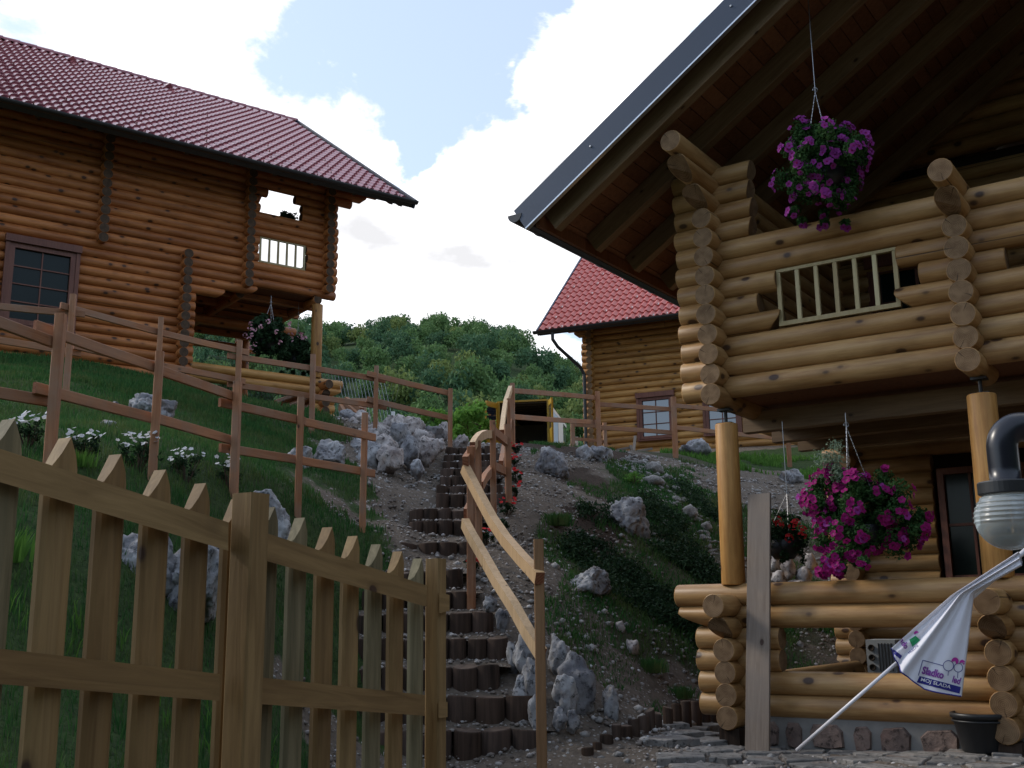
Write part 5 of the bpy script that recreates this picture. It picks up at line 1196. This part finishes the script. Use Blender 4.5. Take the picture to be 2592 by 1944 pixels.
# bedding plants
def bedding(x, y, wpx, hpx, kind, nf, label, fr_, seed, group=None, lf=LEAFD):
    P, d = ghit(x, y); w_ = wpx/2719*d; h_ = hpx/2719*d; rn = random.Random(seed)
    b_ = thing('flower_plant', label, 'flowering plant', P, group); cs = []; st_ = MB()
    for k in range(14):
        a_ = rn.random()*6.3; r_ = rn.random()**.5*w_*.42; p = P+np.array([math.cos(a_)*r_, math.sin(a_)*r_*.8, h_*rn.uniform(.25, .72)]); cs.append(p)
        st_.tube([P+np.array([math.cos(a_)*r_*.2, math.sin(a_)*r_*.2, -.02]), p], .004, 4)
    st_.build('stem', BARK, b_); leaves('foliage', cs, np.array([w_*.17]*len(cs)), 420, max(.014, w_*.05), seed, lf, b_, shell=.2)
    for k in range(nf):
        a_ = rn.random()*6.3; r_ = rn.random()**.5*w_*.5; p = P+np.array([math.cos(a_)*r_, math.sin(a_)*r_*.8-.02, h_*rn.uniform(.62, 1.0)])
        put_flower(b_, p, Vector((rn.gauss(0, .5), rn.gauss(0, .5)-.6, 1)).normalized(), fr_*rn.uniform(.75, 1.2), kind)
for i, (x, y, w_, h_, nf, lb) in enumerate(((70, 1130, 95, 90, 15, 'leftmost white flowering plant on the bank, between the first picket tips'), (215, 1160, 100, 75, 17, 'white flowering plant above the second gap between picket tips'), (350, 1190, 115, 95, 34, 'fullest white flowering plant at the foot of the split fence post'), (470, 1218, 90, 85, 22, 'white flowering plant right of the split fence post'), (578, 1232, 75, 80, 14, 'white flowering plant at the third fence post'))):
    bedding(x, y, w_, h_, 'white', nf+6, lb, .021 if i else .025, 60+i)
for i, (x, y, w_, h_, lb) in enumerate(((1306, 1150, 26, 22, 'highest red flowering plant beside the top fence post'), (1304, 1180, 26, 24, 'second red flowering plant from the top beside the handrail'), (1308, 1225, 32, 34, 'third red flowering plant down beside the handrail'), (1300, 1262, 34, 34, 'fourth red flowering plant down beside the handrail'), (1283, 1305, 40, 36, 'fifth red flowering plant down, in front of the gravel'), (1276, 1345, 36, 30, 'dark low plant between the red ones beside the handrail'), (1232, 1382, 42, 36, 'sixth red flowering plant down, behind the lower rail'), (1196, 1450, 46, 36, 'lowest red flowering plant at the foot of the second handrail post'))):
    bedding(x, y, w_*1.1, h_*1.25, 'red', 0 if i == 5 else 9, lb, .028, 80+i, lf=LEAFD)
bedding(1605, 1228, 60, 36, 'white', 0, 'pale green broad leaved seedling on the soil left of the cobble gully', .02, 95, lf=SAPL)

# ================================================================ things by the porch
pk = thing('plank', 'grey weathered plank leaning upright against the left end of the porch rail', 'plank', A.w(.334, -.45, .13))
bm0 = A.w(.334, -.46, .10); ut = A.hit(1918, 1250, -.06); bm1 = A.w(ut[0], -.02, ut[1]); me_ = beammesh(float(np.linalg.norm(bm1-bm0)), .205, .03, .003).copy()
link('board', me_, [PLANK, PLANK], pk, axmat(bm0, bm1, tuple(-A.v)))
# black tub
TP_, td = px(2490, 1905, 8.0), 8.0; tz = Hs(TP_[0], TP_[1])
tb = thing('plastic_tub', 'black plastic tub standing on the paving under the umbrella', 'tub', (TP_[0], TP_[1], tz+.02))
M = Matrix.Translation((TP_[0], TP_[1], tz+.02)); q = MB()
q.lathe([(0, 0), (.135, 0), (.15, .02), (.195, .25), (.213, .255), (.213, .285), (.198, .29), (.19, .27), (.145, .03), (0, .025)], 32, M); q.build('tub_body', BLACKP, tb, True)
q = MB(); q.lathe([(.198, .222), (.206, .225), (.206, .235), (.198, .238)], 32, M); q.build('rim', BLACKP, tb, True)
# closed parasol leaning on the corner
UM = thing('parasol', 'closed white advertising parasol leaning against the porch corner with its pole to the lower left', 'parasol', A.w(.71, -.62, .16))
f0 = A.w(.735, -.66, .15); f1 = A.w(2.62, -.62, 1.70)
dv_ = (f1-f0)/np.linalg.norm(f1-f0); Lu = float(np.linalg.norm(f1-f0)); wht, t, b = mat('parasol_pole', .35, .4); b.inputs['Base Color'].default_value = (.75, .74, .78, 1)
q = MB(); q.tube([f0, f0+dv_*Lu*.46], .014, 10); q.tube([f0+dv_*Lu*.44, f1+dv_*.06], .019, 10); q.tube([f0+dv_*Lu*.44, f0+dv_*Lu*.47], .023, 10); q.tube([f1+dv_*.02, f1+dv_*.07], .012, 8); q.build('pole', wht, UM, True)
CLT, t, b = mat('parasol_cloth', .75, .25); g = G(t); tcv = g.n('ShaderNodeTexCoord').outputs['Object']; b.inputs['Base Color'].default_value = (.72, .72, .78, 1); g.bump(g.noise(tcv, 25, 4), .15, .01, b)
NAVY = plain('print_navy', (.03, .03, .20), .7, .2, 0, .05); PURP = plain('print_purple', (.22, .06, .32), .7, .2, 0, .05); PRM = plain('print_magenta', (.45, .04, .32), .7, .2, 0, .05); GRN = plain('print_green', (.03, .30, .12), .7, .2, 0, .05); PWH = plain('print_white', (.7, .7, .75), .7, .2, 0, .05)
# the cloth hangs from the pole line as a folded sheet: s along the pole from the tip, t down the cloth
tipP = f1+dv_*.0; vz = np.array([0, 0, -1.])
fn = -A.v
Kf = [A.hit(x, y, -.66) for x, y in ((2578, 1400), (2415, 1505), (2262, 1640), (2275, 1672), (2307, 1712), (2345, 1735), (2435, 1762), (2445, 1640), (2466, 1500))]
KA = [A.hit(2580, 1397, -.66), A.hit(2587, 1432, -.66)]
def clothpt(s, t):                                  # s 0 tip .. 1 hem ; t 0 upper-left edge .. 1 lower-right edge
    A0 = np.array(KA[0])*(1-t)+np.array(KA[1])*t
    hem = [np.array(Kf[2]), np.array(Kf[3]), np.array(Kf[4]), np.array(Kf[5]), np.array(Kf[6])]
    q_ = t*4; i = min(3, int(q_)); h_ = hem[i]*(1-(q_-i))+hem[i+1]*(q_-i)
    top = np.array(Kf[1]); rgt = np.array(Kf[8])
    c1 = top*(1-t)+rgt*t                            # shoulder where the cloth leaves the pole
    c1 = c1+np.array([.0, -.0])
    if s < .42: k_ = s/.42; p = A0*(1-k_)+c1*k_; ww = .4*k_
    else: k_ = (s-.42)/.58; p = c1*(1-k_)+h_*k_; ww = .4+.6*k_
    fold = (.030*math.sin(t*15+1.2)+.018*math.sin(t*29+s*3))*(.35+.65*s)*(1 if t < .52 else .35)
    bulge = .05+.10*math.sin(math.pi*min(1, max(0, t)))*ww*.6
    rr = random.Random(0)
    scal = .02*abs(math.sin(t*math.pi*2.0))*(s > .98)
    return A.w(p[0], -.64-bulge-fold, p[1]-scal)
NSs, NT = 30, 44; V_ = [clothpt(i/NSs, j/NT) for i in range(NSs+1) for j in range(NT+1)]
V2 = [clothpt(i/NSs, j/NT)+A.v*(.03+.16*math.sin(math.pi*j/NT)*(.3+.7*i/NSs)) for i in range(NSs+1) for j in range(NT+1)]
n_ = len(V_); F_ = [(i*(NT+1)+j, i*(NT+1)+j+1, (i+1)*(NT+1)+j+1, (i+1)*(NT+1)+j) for i in range(NSs) for j in range(NT)]
F_ += [tuple(n_+a_ for a_ in f[::-1]) for f in F_]
F_ += [(i*(NT+1), (i+1)*(NT+1), n_+(i+1)*(NT+1), n_+i*(NT+1)) for i in range(NSs)]+[(i*(NT+1)+NT, n_+i*(NT+1)+NT, n_+(i+1)*(NT+1)+NT, (i+1)*(NT+1)+NT) for i in range(NSs)]
CLO = link('canopy', mesh('canopy', V_+V2, F_, True), CLT, UM)
q = MB(); q.tube([clothpt(1, j/40)+A.v*.002 for j in range(41)], .0055, 6); q.build('hem', NAVY, UM)
from mathutils.bvhtree import BVHTree
bvh = BVHTree.FromPolygons([Vector(v) for v in V_], [f for f in F_ if max(f) < n_])
def onto(x, y, off):                                # a point of the print, laid on the cloth
    d = Vector(ray(x, y)).normalized(); h_ = bvh.ray_cast(Vector(CAM), d)
    if h_[0] is None: return None
    return h_[0]-Vector(A.v)*off
def printpoly(pts2, F2, mt, name, off=.004):
    Vp = [onto(x, y, off) for x, y in pts2]; keep_ = [f for f in F2 if all(Vp[i] is not None for i in f)]
    if not keep_: return
    link(name, mesh(name, [v if v is not None else (0, 0, 0) for v in Vp], keep_), mt, CLO)
def stroke(p, w_, mt, name='print_line', off=.004):
    P2 = []; 
    for i, (x, y) in enumerate(p):
        a_ = p[max(0, i-1)]; b_ = p[min(len(p)-1, i+1)]; dx, dy = b_[0]-a_[0], b_[1]-a_[1]; l_ = math.hypot(dx, dy) or 1
        P2 += [(x-dy/l_*w_/2, y+dx/l_*w_/2), (x+dy/l_*w_/2, y-dx/l_*w_/2)]
    printpoly(P2, [(2*i, 2*i+1, 2*i+3, 2*i+2) for i in range(len(p)-1)], mt, name, off)
def seg(a_, b_, n=10): return [(a_[0]+(b_[0]-a_[0])*i/n, a_[1]+(b_[1]-a_[1])*i/n) for i in range(n+1)]
def circ(cx_, cy_, r, n=28): return [(cx_+r*math.cos(2*math.pi*i/n), cy_+r*math.sin(2*math.pi*i/n)) for i in range(n+1)]
def disc(cx_, cy_, r, mt, off, a0=0, a1=6.2832, n=20):
    pts = [(cx_, cy_)]+[(cx_+r*math.cos(a0+(a1-a0)*i/n), cy_+r*math.sin(a0+(a1-a0)*i/n)) for i in range(n+1)]; printpoly(pts, [(0, i+1, i+2) for i in range(n)], mt, 'print', off)
def quad(a_, b_, c_, d_, mt, off=.0035, n=16, m_=3, name='print_band'):
    P2 = [];
    for j in range(m_+1):
        for i in range(n+1):
            l = (a_[0]+(d_[0]-a_[0])*j/m_, a_[1]+(d_[1]-a_[1])*j/m_); r = (b_[0]+(c_[0]-b_[0])*j/m_, b_[1]+(c_[1]-b_[1])*j/m_); P2.append((l[0]+(r[0]-l[0])*i/n, l[1]+(r[1]-l[1])*i/n))
    printpoly(P2, [(j*(n+1)+i, j*(n+1)+i+1, (j+1)*(n+1)+i+1, (j+1)*(n+1)+i) for j in range(m_) for i in range(n)], mt, name, off)
def text2d(s, x0, y0, ang, size, mt, sx_=1, name='lettering', bold=0, off=.006):
    cu = bpy.data.curves.new(name, 'FONT'); cu.body = s; cu.size = 1; cu.offset = bold; cu.resolution_u = 3
    ob = bpy.data.objects.new(name, cu); COL.objects.link(ob); bpy.context.view_layer.update()
    dg = bpy.context.evaluated_depsgraph_get(); me_ = bpy.data.meshes.new_from_object(ob.evaluated_get(dg)); bpy.data.objects.remove(ob); bpy.data.curves.remove(cu)
    ca, sa = math.cos(ang), math.sin(ang); P2 = []
    for v in me_.vertices:
        X_, Y_ = v.co.x*size*sx_, v.co.y*size; P2.append((x0+X_*ca+Y_*sa, y0+X_*sa-Y_*ca))
    printpoly(P2, [tuple(p.vertices) for p in me_.polygons], mt, name, off); bpy.data.meshes.remove(me_)
# main print
quad((2328, 1711), (2437, 1740), (2434, 1757), (2321, 1727), NAVY, n=24)
text2d('MOJ SLADA', 2330, 1723, .262, 12.5, PWH, 1.22, bold=.01)
text2d('Sladko', 2333, 1704, .25, 26, PURP, .82, bold=.035)
text2d('led', 2409, 1726, .3, 24, PURP, .75, bold=.03)
stroke(seg((2325, 1710), (2336, 1671)), 1.6, NAVY); stroke(seg((2336, 1671), (2388, 1685)), 1.6, NAVY)
stroke(circ(2401, 1685, 13), 1.6, NAVY); stroke(seg((2401, 1698), (2400, 1710), 4), 1.4, NAVY)
disc(2418, 1673, 9, PRM, .005, -3.4, 1.2); disc(2436, 1677, 7, PRM, .005, -3.4, 1)
stroke(circ(2426, 1690, 11), 1.5, NAVY); stroke(seg((2425, 1701), (2424, 1716), 4), 1.4, NAVY)
quad((2258, 1640), (2284, 1660), (2279, 1668), (2255, 1649), NAVY, .005, 6, 2)
text2d('SLA', 2262, 1638, .9, 10, PWH, 1.0); text2d('ado', 2276, 1622, .95, 20, PURP, .9, bold=.03)
quad((2302, 1619), (2318, 1609), (2330, 1620), (2310, 1637), GRN, .005, 6, 3); disc(2320, 1603, 6, PRM, .005, 2.6, 5.9)
text2d('MLEČNI', 2302, 1656, -.72, 9, NAVY, 1.0)
# globe lamp on a bracket, close to the camera
LC_ = px(2556, 1311, 3.2); lp = thing('globe_lamp', 'black gooseneck lamp with a ribbed glass globe at the right edge', 'lamp', LC_)
Mz = Matrix.Translation(Vector(LC_)); R0 = .100; q = MB(); prof = []
n_ = 90
for i in range(n_+1):
    a_ = math.radians(-90+148*i/n_); r = R0*math.cos(a_)*.985; z = R0*math.sin(a_)*.95
    if -.15 < z/R0 < .72: r += .0034*max(0, math.sin(z/R0*44))
    prof.append((max(r, .0), z))
q.lathe(prof, 44, Mz); GL, t, b = mat('ribbed_glass', .14, .7); b.inputs['Base Color'].default_value = (.72, .80, .82, 1); b.inputs['Transmission Weight'].default_value = .72; b.inputs['IOR'].default_value = 1.4
q.build('globe', GL, lp, True)
q = MB(); q.lathe([(.05, .070), (.078, .070), (.0815, .073), (.0815, .104), (.079, .108), (.05, .112), (.0, .112)], 36, Mz); q.build('collar', BLACKP, lp)
V_ = []; F_ = []; path_ = [(0, .105), (0, .15), (0, .205)]+[(.064*(1-math.cos(t_)), .21+.064*math.sin(t_)) for t_ in np.linspace(.1, math.pi/2, 12)]+[(.2, .274), (.45, .274)]
for i, (a_, b_) in enumerate(path_):
    a0, b0 = path_[max(0, i-1)]; a1, b1 = path_[min(len(path_)-1, i+1)]; dx, dz = a1-a0, b1-b0; l_ = math.hypot(dx, dz); nx_, nz_ = dz/l_, -dx/l_; r = .045
    for k in range(24): t_ = 2*math.pi*k/24; V_.append(LC_+np.array([a_+nx_*r*math.cos(t_), r*math.sin(t_), b_+nz_*r*math.cos(t_)]))
n_ = len(path_); F_ = [(i*24+k, i*24+(k+1) % 24, (i+1)*24+(k+1) % 24, (i+1)*24+k) for i in range(n_-1) for k in range(24)]+[tuple(range(24)), tuple(range(n_*24-24, n_*24))]
link('bracket', mesh('bracket', V_, F_, [True]*(len(F_)-2)+[False]*2), plain('gloss_black', (.010, .011, .018), .3, .5), lp)
q = MB(); q.tube([(LC_[0]+.45, LC_[1], Hs(LC_[0]+.45, LC_[1])-.1), (LC_[0]+.45, LC_[1], LC_[2]+.4)], .05, 20); q.build('pole', BLACKP, lp, True)
# device and crate in the shade of the porch
dv = thing('heater', 'white boxy device with three dark round vents standing in the shade under the porch', 'device', A.w(.95, 1.0, .12))
dM = A.w(.92, 1.0, .0); q = MB(); q.fbox(A, .84, 1.10, .95, 1.25, .64, .94); q.build('casing', WHITEP, dv)
q = MB()
for k in range(3): c_ = A.w(.89, .949, .70+k*.085); q.lathe([(0, 0), (.026, 0), (.030, .012), (.025, .014), (0, .002)], 14, axmat(c_, c_-A.v))
q.build('vent', DARKIN, dv)
q = MB()
for k in range(5): q.fbox(A, .95+k*.028, .96+k*.028, .94, .949, .67, .91)
q.build('grille', GUT, dv)
bn_ = thing('cabinet', 'dark cabinet under the white device on the porch', 'cabinet', A.w(.8, 1.1, .12)); q = MB(); q.fbox(A, .45, 1.6, .9, 1.5, .12, .60); q.build('carcass', DARKIN, bn_); q = MB()
for a_ in (.47, 1.04): q.fbox(A, a_, a_+.54, .88, .898, .16, .56)
q.build('door', BLACKP, bn_)
# ================================================================ van on the top of the rise
VP0 = px(1386, 1120, 36.0); VF = Frame((VP0[0], VP0[1]), 100); zg = 5.95; VW = 1.62
vn = thing('van', 'yellow van parked on top of the rise with both rear doors open, seen from behind', 'van', (VP0[0]-.8, VP0[1]+2, zg))
def vq(q, u0, u1, v0, v1, z0, z1): q.fbox(VF, u0, u1, v0, v1, zg+z0, zg+z1)
q = MB(); vq(q, -VW-.09, -VW, 0, 4.6, .35, 2.35); vq(q, 0, .09, 0, 4.6, .35, 1.45); vq(q, 0, .09, 0, .25, 1.452, 2.35); vq(q, 0, .085, 2.1, 2.3, 1.452, 2.2); vq(q, -VW, 0, .0, 4.6, 2.30, 2.36); vq(q, -VW, 0, 0, 4.6, .35, .45); vq(q, -VW-.02, 0.02, 4.6, 5.5, .35, 1.3); q.build('body', VANY, vn)
q = MB(); vq(q, 0.0, .07, .252, 2.098, 1.452, 2.15); vq(q, 0, .07, 2.302, 4.4, 1.452, 2.1); q.build('side_window', PANE, vn)
q = MB(); vq(q, .03, .10, .2, 4.4, 2.10, 2.2); q.build('side_stripe', WHITEM, vn)
q = MB(); vq(q, .091, .10, .3, 2.0, .9, 2.09); q.build('side_reflection', plain('blue_reflection', (.30, .48, .72), .3, .5), vn)  # bright blue reflection of the side glass, laid on as plain colour
q = MB(); vq(q, .092, .101, 2.1, 3.4, .8, 2.09); q.build('side_reflection_white', WHITEM, vn)  # white share of the side's bright reflections, a sheet coloured to match
q = MB(); vq(q, -VW, 0, 4.55, 4.58, 1.3, 2.25); q.build('windscreen', PANE, vn)
q = MB(); vq(q, -VW+.003, -.03, 2.5, 2.54, .45, 1.93); q.build('bulkhead', VANPAN, vn)
q = MB(); vq(q, -VW+.003, -.01, .05, 4.6, 2.24, 2.298)
for k in range(5): vq(q, -VW+.01, -.02, .2+k*.45, .26+k*.45, 2.19, 2.238)
vq(q, -VW+.003, -VW+.02, .02, 2.5, .45, 2.22); vq(q, -.02, -.003, .02, 2.5, .45, 1.4); q.build('cargo_lining', VANIN, vn)
q = MB(); vq(q, -.36, -.06, 1.5, 2.2, .45, 1.85); vq(q, -1.5, -1.2, 1, 1.6, .45, 1.2); q.build('load', DARKIN, vn)
def door(u, ang, sgn, lab):
    c_ = VF.w(u, -.02, zg); F3 = Frame((c_[0], c_[1]), 100+ang); q = MB()
    q.fbox(F3, 0, sgn*.08, 0, .06, zg+.4, zg+2.3); q.fbox(F3, sgn*.66, sgn*.74, 0, .06, zg+.4, zg+2.2); q.fbox(F3, sgn*.08, sgn*.66, .002, .058, zg+.4, zg+1.28); q.fbox(F3, sgn*.08, sgn*.66, .002, .058, zg+2.1, zg+2.28)
    o_ = q.build('rear_door', VANY, vn); o_['label'] = lab; q = MB(); q.fbox(F3, sgn*.09, sgn*.65, .02, .04, zg+1.29, zg+2.09); q.build('door_window', PANE, o_)
door(-VW-.05, -65, -1, 'left rear door swung open'); door(.05, 74, 1, 'right rear door swung back along the side')
q = MB()
for v in (.9, 3.9):
    for u in (-VW+.02, -.18):
        c_ = VF.w(u, v, zg+.32); q.lathe([(0, 0), (.2, 0), (.32, .01), (.33, .08), (.32, .17), (.2, .18), (0, .18)], 18, axmat(c_, c_+VF.u))
q.build('wheel', BLACKP, vn)
q = MB(); q.tube([VF.w(.09, 4.0, zg+1.35), VF.w(.4, 3.9, zg+1.4)], .03); q.box(VF.w(.48, 3.9, zg+1.5), (.1, .04, .16)); q.build('mirror', WHITEM, vn)
# ================================================================ wire fence, stakes, boards behind
wf = thing('wire_fence', 'thin wire mesh fence behind the left chalet and the rock heap', 'fence', px(800, 1060, 25)); q = MB()
wa, wb = px(520, 1000, 27.5), px(1015, 1090, 21.5)
for k in range(64):
    t0 = k/64; 
    for sg in (1, -1):
        t1 = t0+sg*.06
        if 0 <= t1 <= 1: a_ = wa+(wb-wa)*t0; b_ = wa+(wb-wa)*t1; q.tube([a_+np.array([0, 0, -.2]), b_+np.array([0, 0, 1.05])], .004, 3)
tag(q.build('wire', STEEL, wf), kind='stuff'); q = MB(); q.tube([wa+np.array([0, 0, 1.05]), wb+np.array([0, 0, 1.05])], .006, 4); q.build('top_wire', STEEL, wf)
for x, y, d in ((917, 1010, 22), (995, 1042, 20.5)):
    T = px(x, y, d); beam(wf, (T[0], T[1], Hs(T[0], T[1])-.1), T, .07, .05, WHITEM, 'stake')
lb = thing('timber', 'loose orange boards leaning behind the left chalet porch corner', 'timber', px(880, 1050, 20))
for a_, b_ in (((868, 1020, 20.5), (905, 1052, 20)), ((875, 1012, 20.6), (915, 1040, 20.1)), ((862, 1030, 20.4), (880, 1062, 19.9))): beam(lb, px(*a_), px(*b_), .08, .12, FM, 'board')
bx = thing('cardboard_box', 'pinkish brown cardboard sheet standing behind the rock heap', 'box', px(905, 1040, 21)); q = MB(); q.box(px(905, 1028, 21), (.17, .05, .15)); q.build('side', CARD, bx)
# sticks and scrap at the foot of the distant chalet
sk = thing('scrap_timber', 'scrap boards and a pallet end lying before the distant chalet window', 'scrap', px(1590, 1135, 22)); 
for a_, b_ in (((1608, 1105, 24), (1604, 1142, 23.6)), ((1560, 1140, 23), (1600, 1132, 23)), ((1612, 1142, 23), (1650, 1136, 23.2)), ((1596, 1128, 23), (1600, 1146, 22.9))): beam(sk, px(*a_), px(*b_), .06, .05, (PLANK, PLANK), 'board')
# ================================================================ trees
def tree(label, P, h, r, seed, mt, name='tree', n=1600, ls=.16, group=None, trunk=.35, slim=1.0, cat='tree'):
    rn = random.Random(seed); P = np.array(P); t_ = thing(name, label, cat, P, group)
    q = MB(); q.tube([P+np.array([0, 0, -.5]), P+np.array([.1*r, 0, h*.35]), P+np.array([0, .1*r, h*.8])], .1, 7, rs=[h*.03, h*.022, h*.008])
    bl_ = []; rd = []
    for k in range(16):
        a_ = rn.random()*6.3; zz_ = rn.uniform(trunk, .95); rr = r*slim*math.sin(math.pi*min(1, (zz_-trunk*.6)/(1.08-trunk*.6)))**.7*rn.uniform(.3, .85); c_ = P+np.array([math.cos(a_)*rr, math.sin(a_)*rr, h*zz_]); bl_.append(c_); rd.append(r*rn.uniform(.22, .42))
        q.tube([P+np.array([0, 0, h*min(.75, zz_*.75)]), c_], .05, 5, rs=[h*.009, h*.003])
    q.build('trunk', BARK, t_); leaves('crown', bl_, np.array(rd), n, ls, seed, mt, t_, shell=.45)
tree('slender bright green young tree right of the van', px(1552, 1130, 46), 5.2, 1.25, 301, SAPL, n=2600, ls=.10, trunk=.08)
tree('thin bright green sapling left of the slender young tree', px(1524, 1130, 43), 4.9, .8, 302, SAPL, n=1500, ls=.10, trunk=.1)
tree('bright green bush behind the last post of the left fence', px(1180, 1128, 32), 1.1, .7, 303, SAPL, 'bush', n=1200, ls=.08, trunk=.1, cat='bush')
tree('pale green bush between the limestone heap and the van', px(1212, 1128, 33), 1.5, .7, 304, SAPL, 'bush', n=1000, ls=.08, trunk=.1, cat='bush')
tree('small light green bush peeping over the limestone heap', px(1105, 1100, 30), .7, .5, 305, SAPL, 'bush', n=500, ls=.07, trunk=.1, cat='bush')
def hillP(x, Y):
    d = ray(x, 900); X_ = d[0]/d[1]*Y; return np.array([X_, Y, Hs(X_, Y)])
tree('dark round tree standing on the ridge left of the porch post', hillP(768, 250), 8.5, 4.2, 306, TREE2, n=1500, ls=.32, trunk=.2)
tree('feathery tree poking above the ridge in the middle', hillP(1000, 262), 7.5, 3.2, 307, TREE2, n=900, ls=.32, trunk=.25)
tree('tree with a tall crown on the right shoulder of the ridge', hillP(1300, 255), 8.5, 3.6, 308, TREE2, n=1400, ls=.32, trunk=.2)
# the wood on the hill reads as one mass
r_ = np.random.default_rng(77); crown = []; 
for k in range(5):
    cs = r_.normal(size=(9, 3)); cs /= np.linalg.norm(cs, axis=1)[:, None]; cs *= r_.uniform(.25, .7, (9, 1)); cs[:, 2] = cs[:, 2]*.8+.1
    V_, F_ = leaf_cloud(cs, r_.uniform(.3, .5, 9), 950, .085, 400+k, shell=.5); crown.append((V_, F_))
groups = {0: [], 1: [], 2: []}; offs = {0: 0, 1: 0, 2: 0}; FFs = {0: [], 1: [], 2: []}
Yr = 70.
while Yr < 268:
    xspan = np.arange(-.40*Yr, .32*Yr, 3.7+Yr*.003)
    for X_ in xspan:
        x = X_+r_.normal()*1.6; y = Yr+r_.normal()*1.8
        if y > 264: y = 262
        s = r_.uniform(2.0, 3.5)*(1 if r_.random() > .12 else 1.3); z = Hs(x, y)+s*.6; 
        if x/y*2719+1296 > 1780: continue
        V_, F_ = crown[r_.integers(0, 5)]; a_ = r_.random()*6.3; ca, sa = math.cos(a_), math.sin(a_)
        W2 = np.stack([(V_[:, 0]*ca-V_[:, 1]*sa)*s+x, (V_[:, 0]*sa+V_[:, 1]*ca)*s+y, V_[:, 2]*s*1.15+z], -1)
        k = int(r_.choice(3, p=[.5, .38, .12])); groups[k].append(W2); FFs[k].append(F_+offs[k]); offs[k] += len(W2)
    Yr += 5.0+Yr*.018
for _ in range(230):                                # unseen crowns added behind the viewer to hide part of the sky
    a_ = r_.uniform(1.75, 3.7); rr = 27+38*r_.random()**1.2; x, y = math.sin(a_)*rr, 8+math.cos(a_)*rr; s = r_.uniform(3.2, 5.2); z = Hs(x, y)+s*.9
    V_, F_ = crown[r_.integers(0, 5)]; W2 = V_*np.array([s, s, s*1.3])+np.array([x, y, z]); k = int(r_.choice(2)); groups[k].append(W2); FFs[k].append(F_+offs[k]); offs[k] += len(W2)
allV = np.concatenate([np.concatenate(groups[k]) for k in range(3)]); o_ = 0; allF = []; mi = []
for k in range(3): f_ = np.concatenate(FFs[k])+o_; allF.append(f_); mi.append(np.full(len(f_), k)); o_ += offs[k]
fo = link('forest', fastmesh('forest', allV, np.concatenate(allF), np.concatenate(mi)), [TREE1, TREE2, TREE3]); tag(fo, 'dense green wood covering the hill behind the chalets', 'forest', kind='stuff')
print('forest faces', len(fo.data.polygons), 'objects', len(bpy.data.objects))
for o in bpy.data.objects:
    if o.type == 'MESH' and o.data.users > 1: continue
bpy.context.view_layer.update()
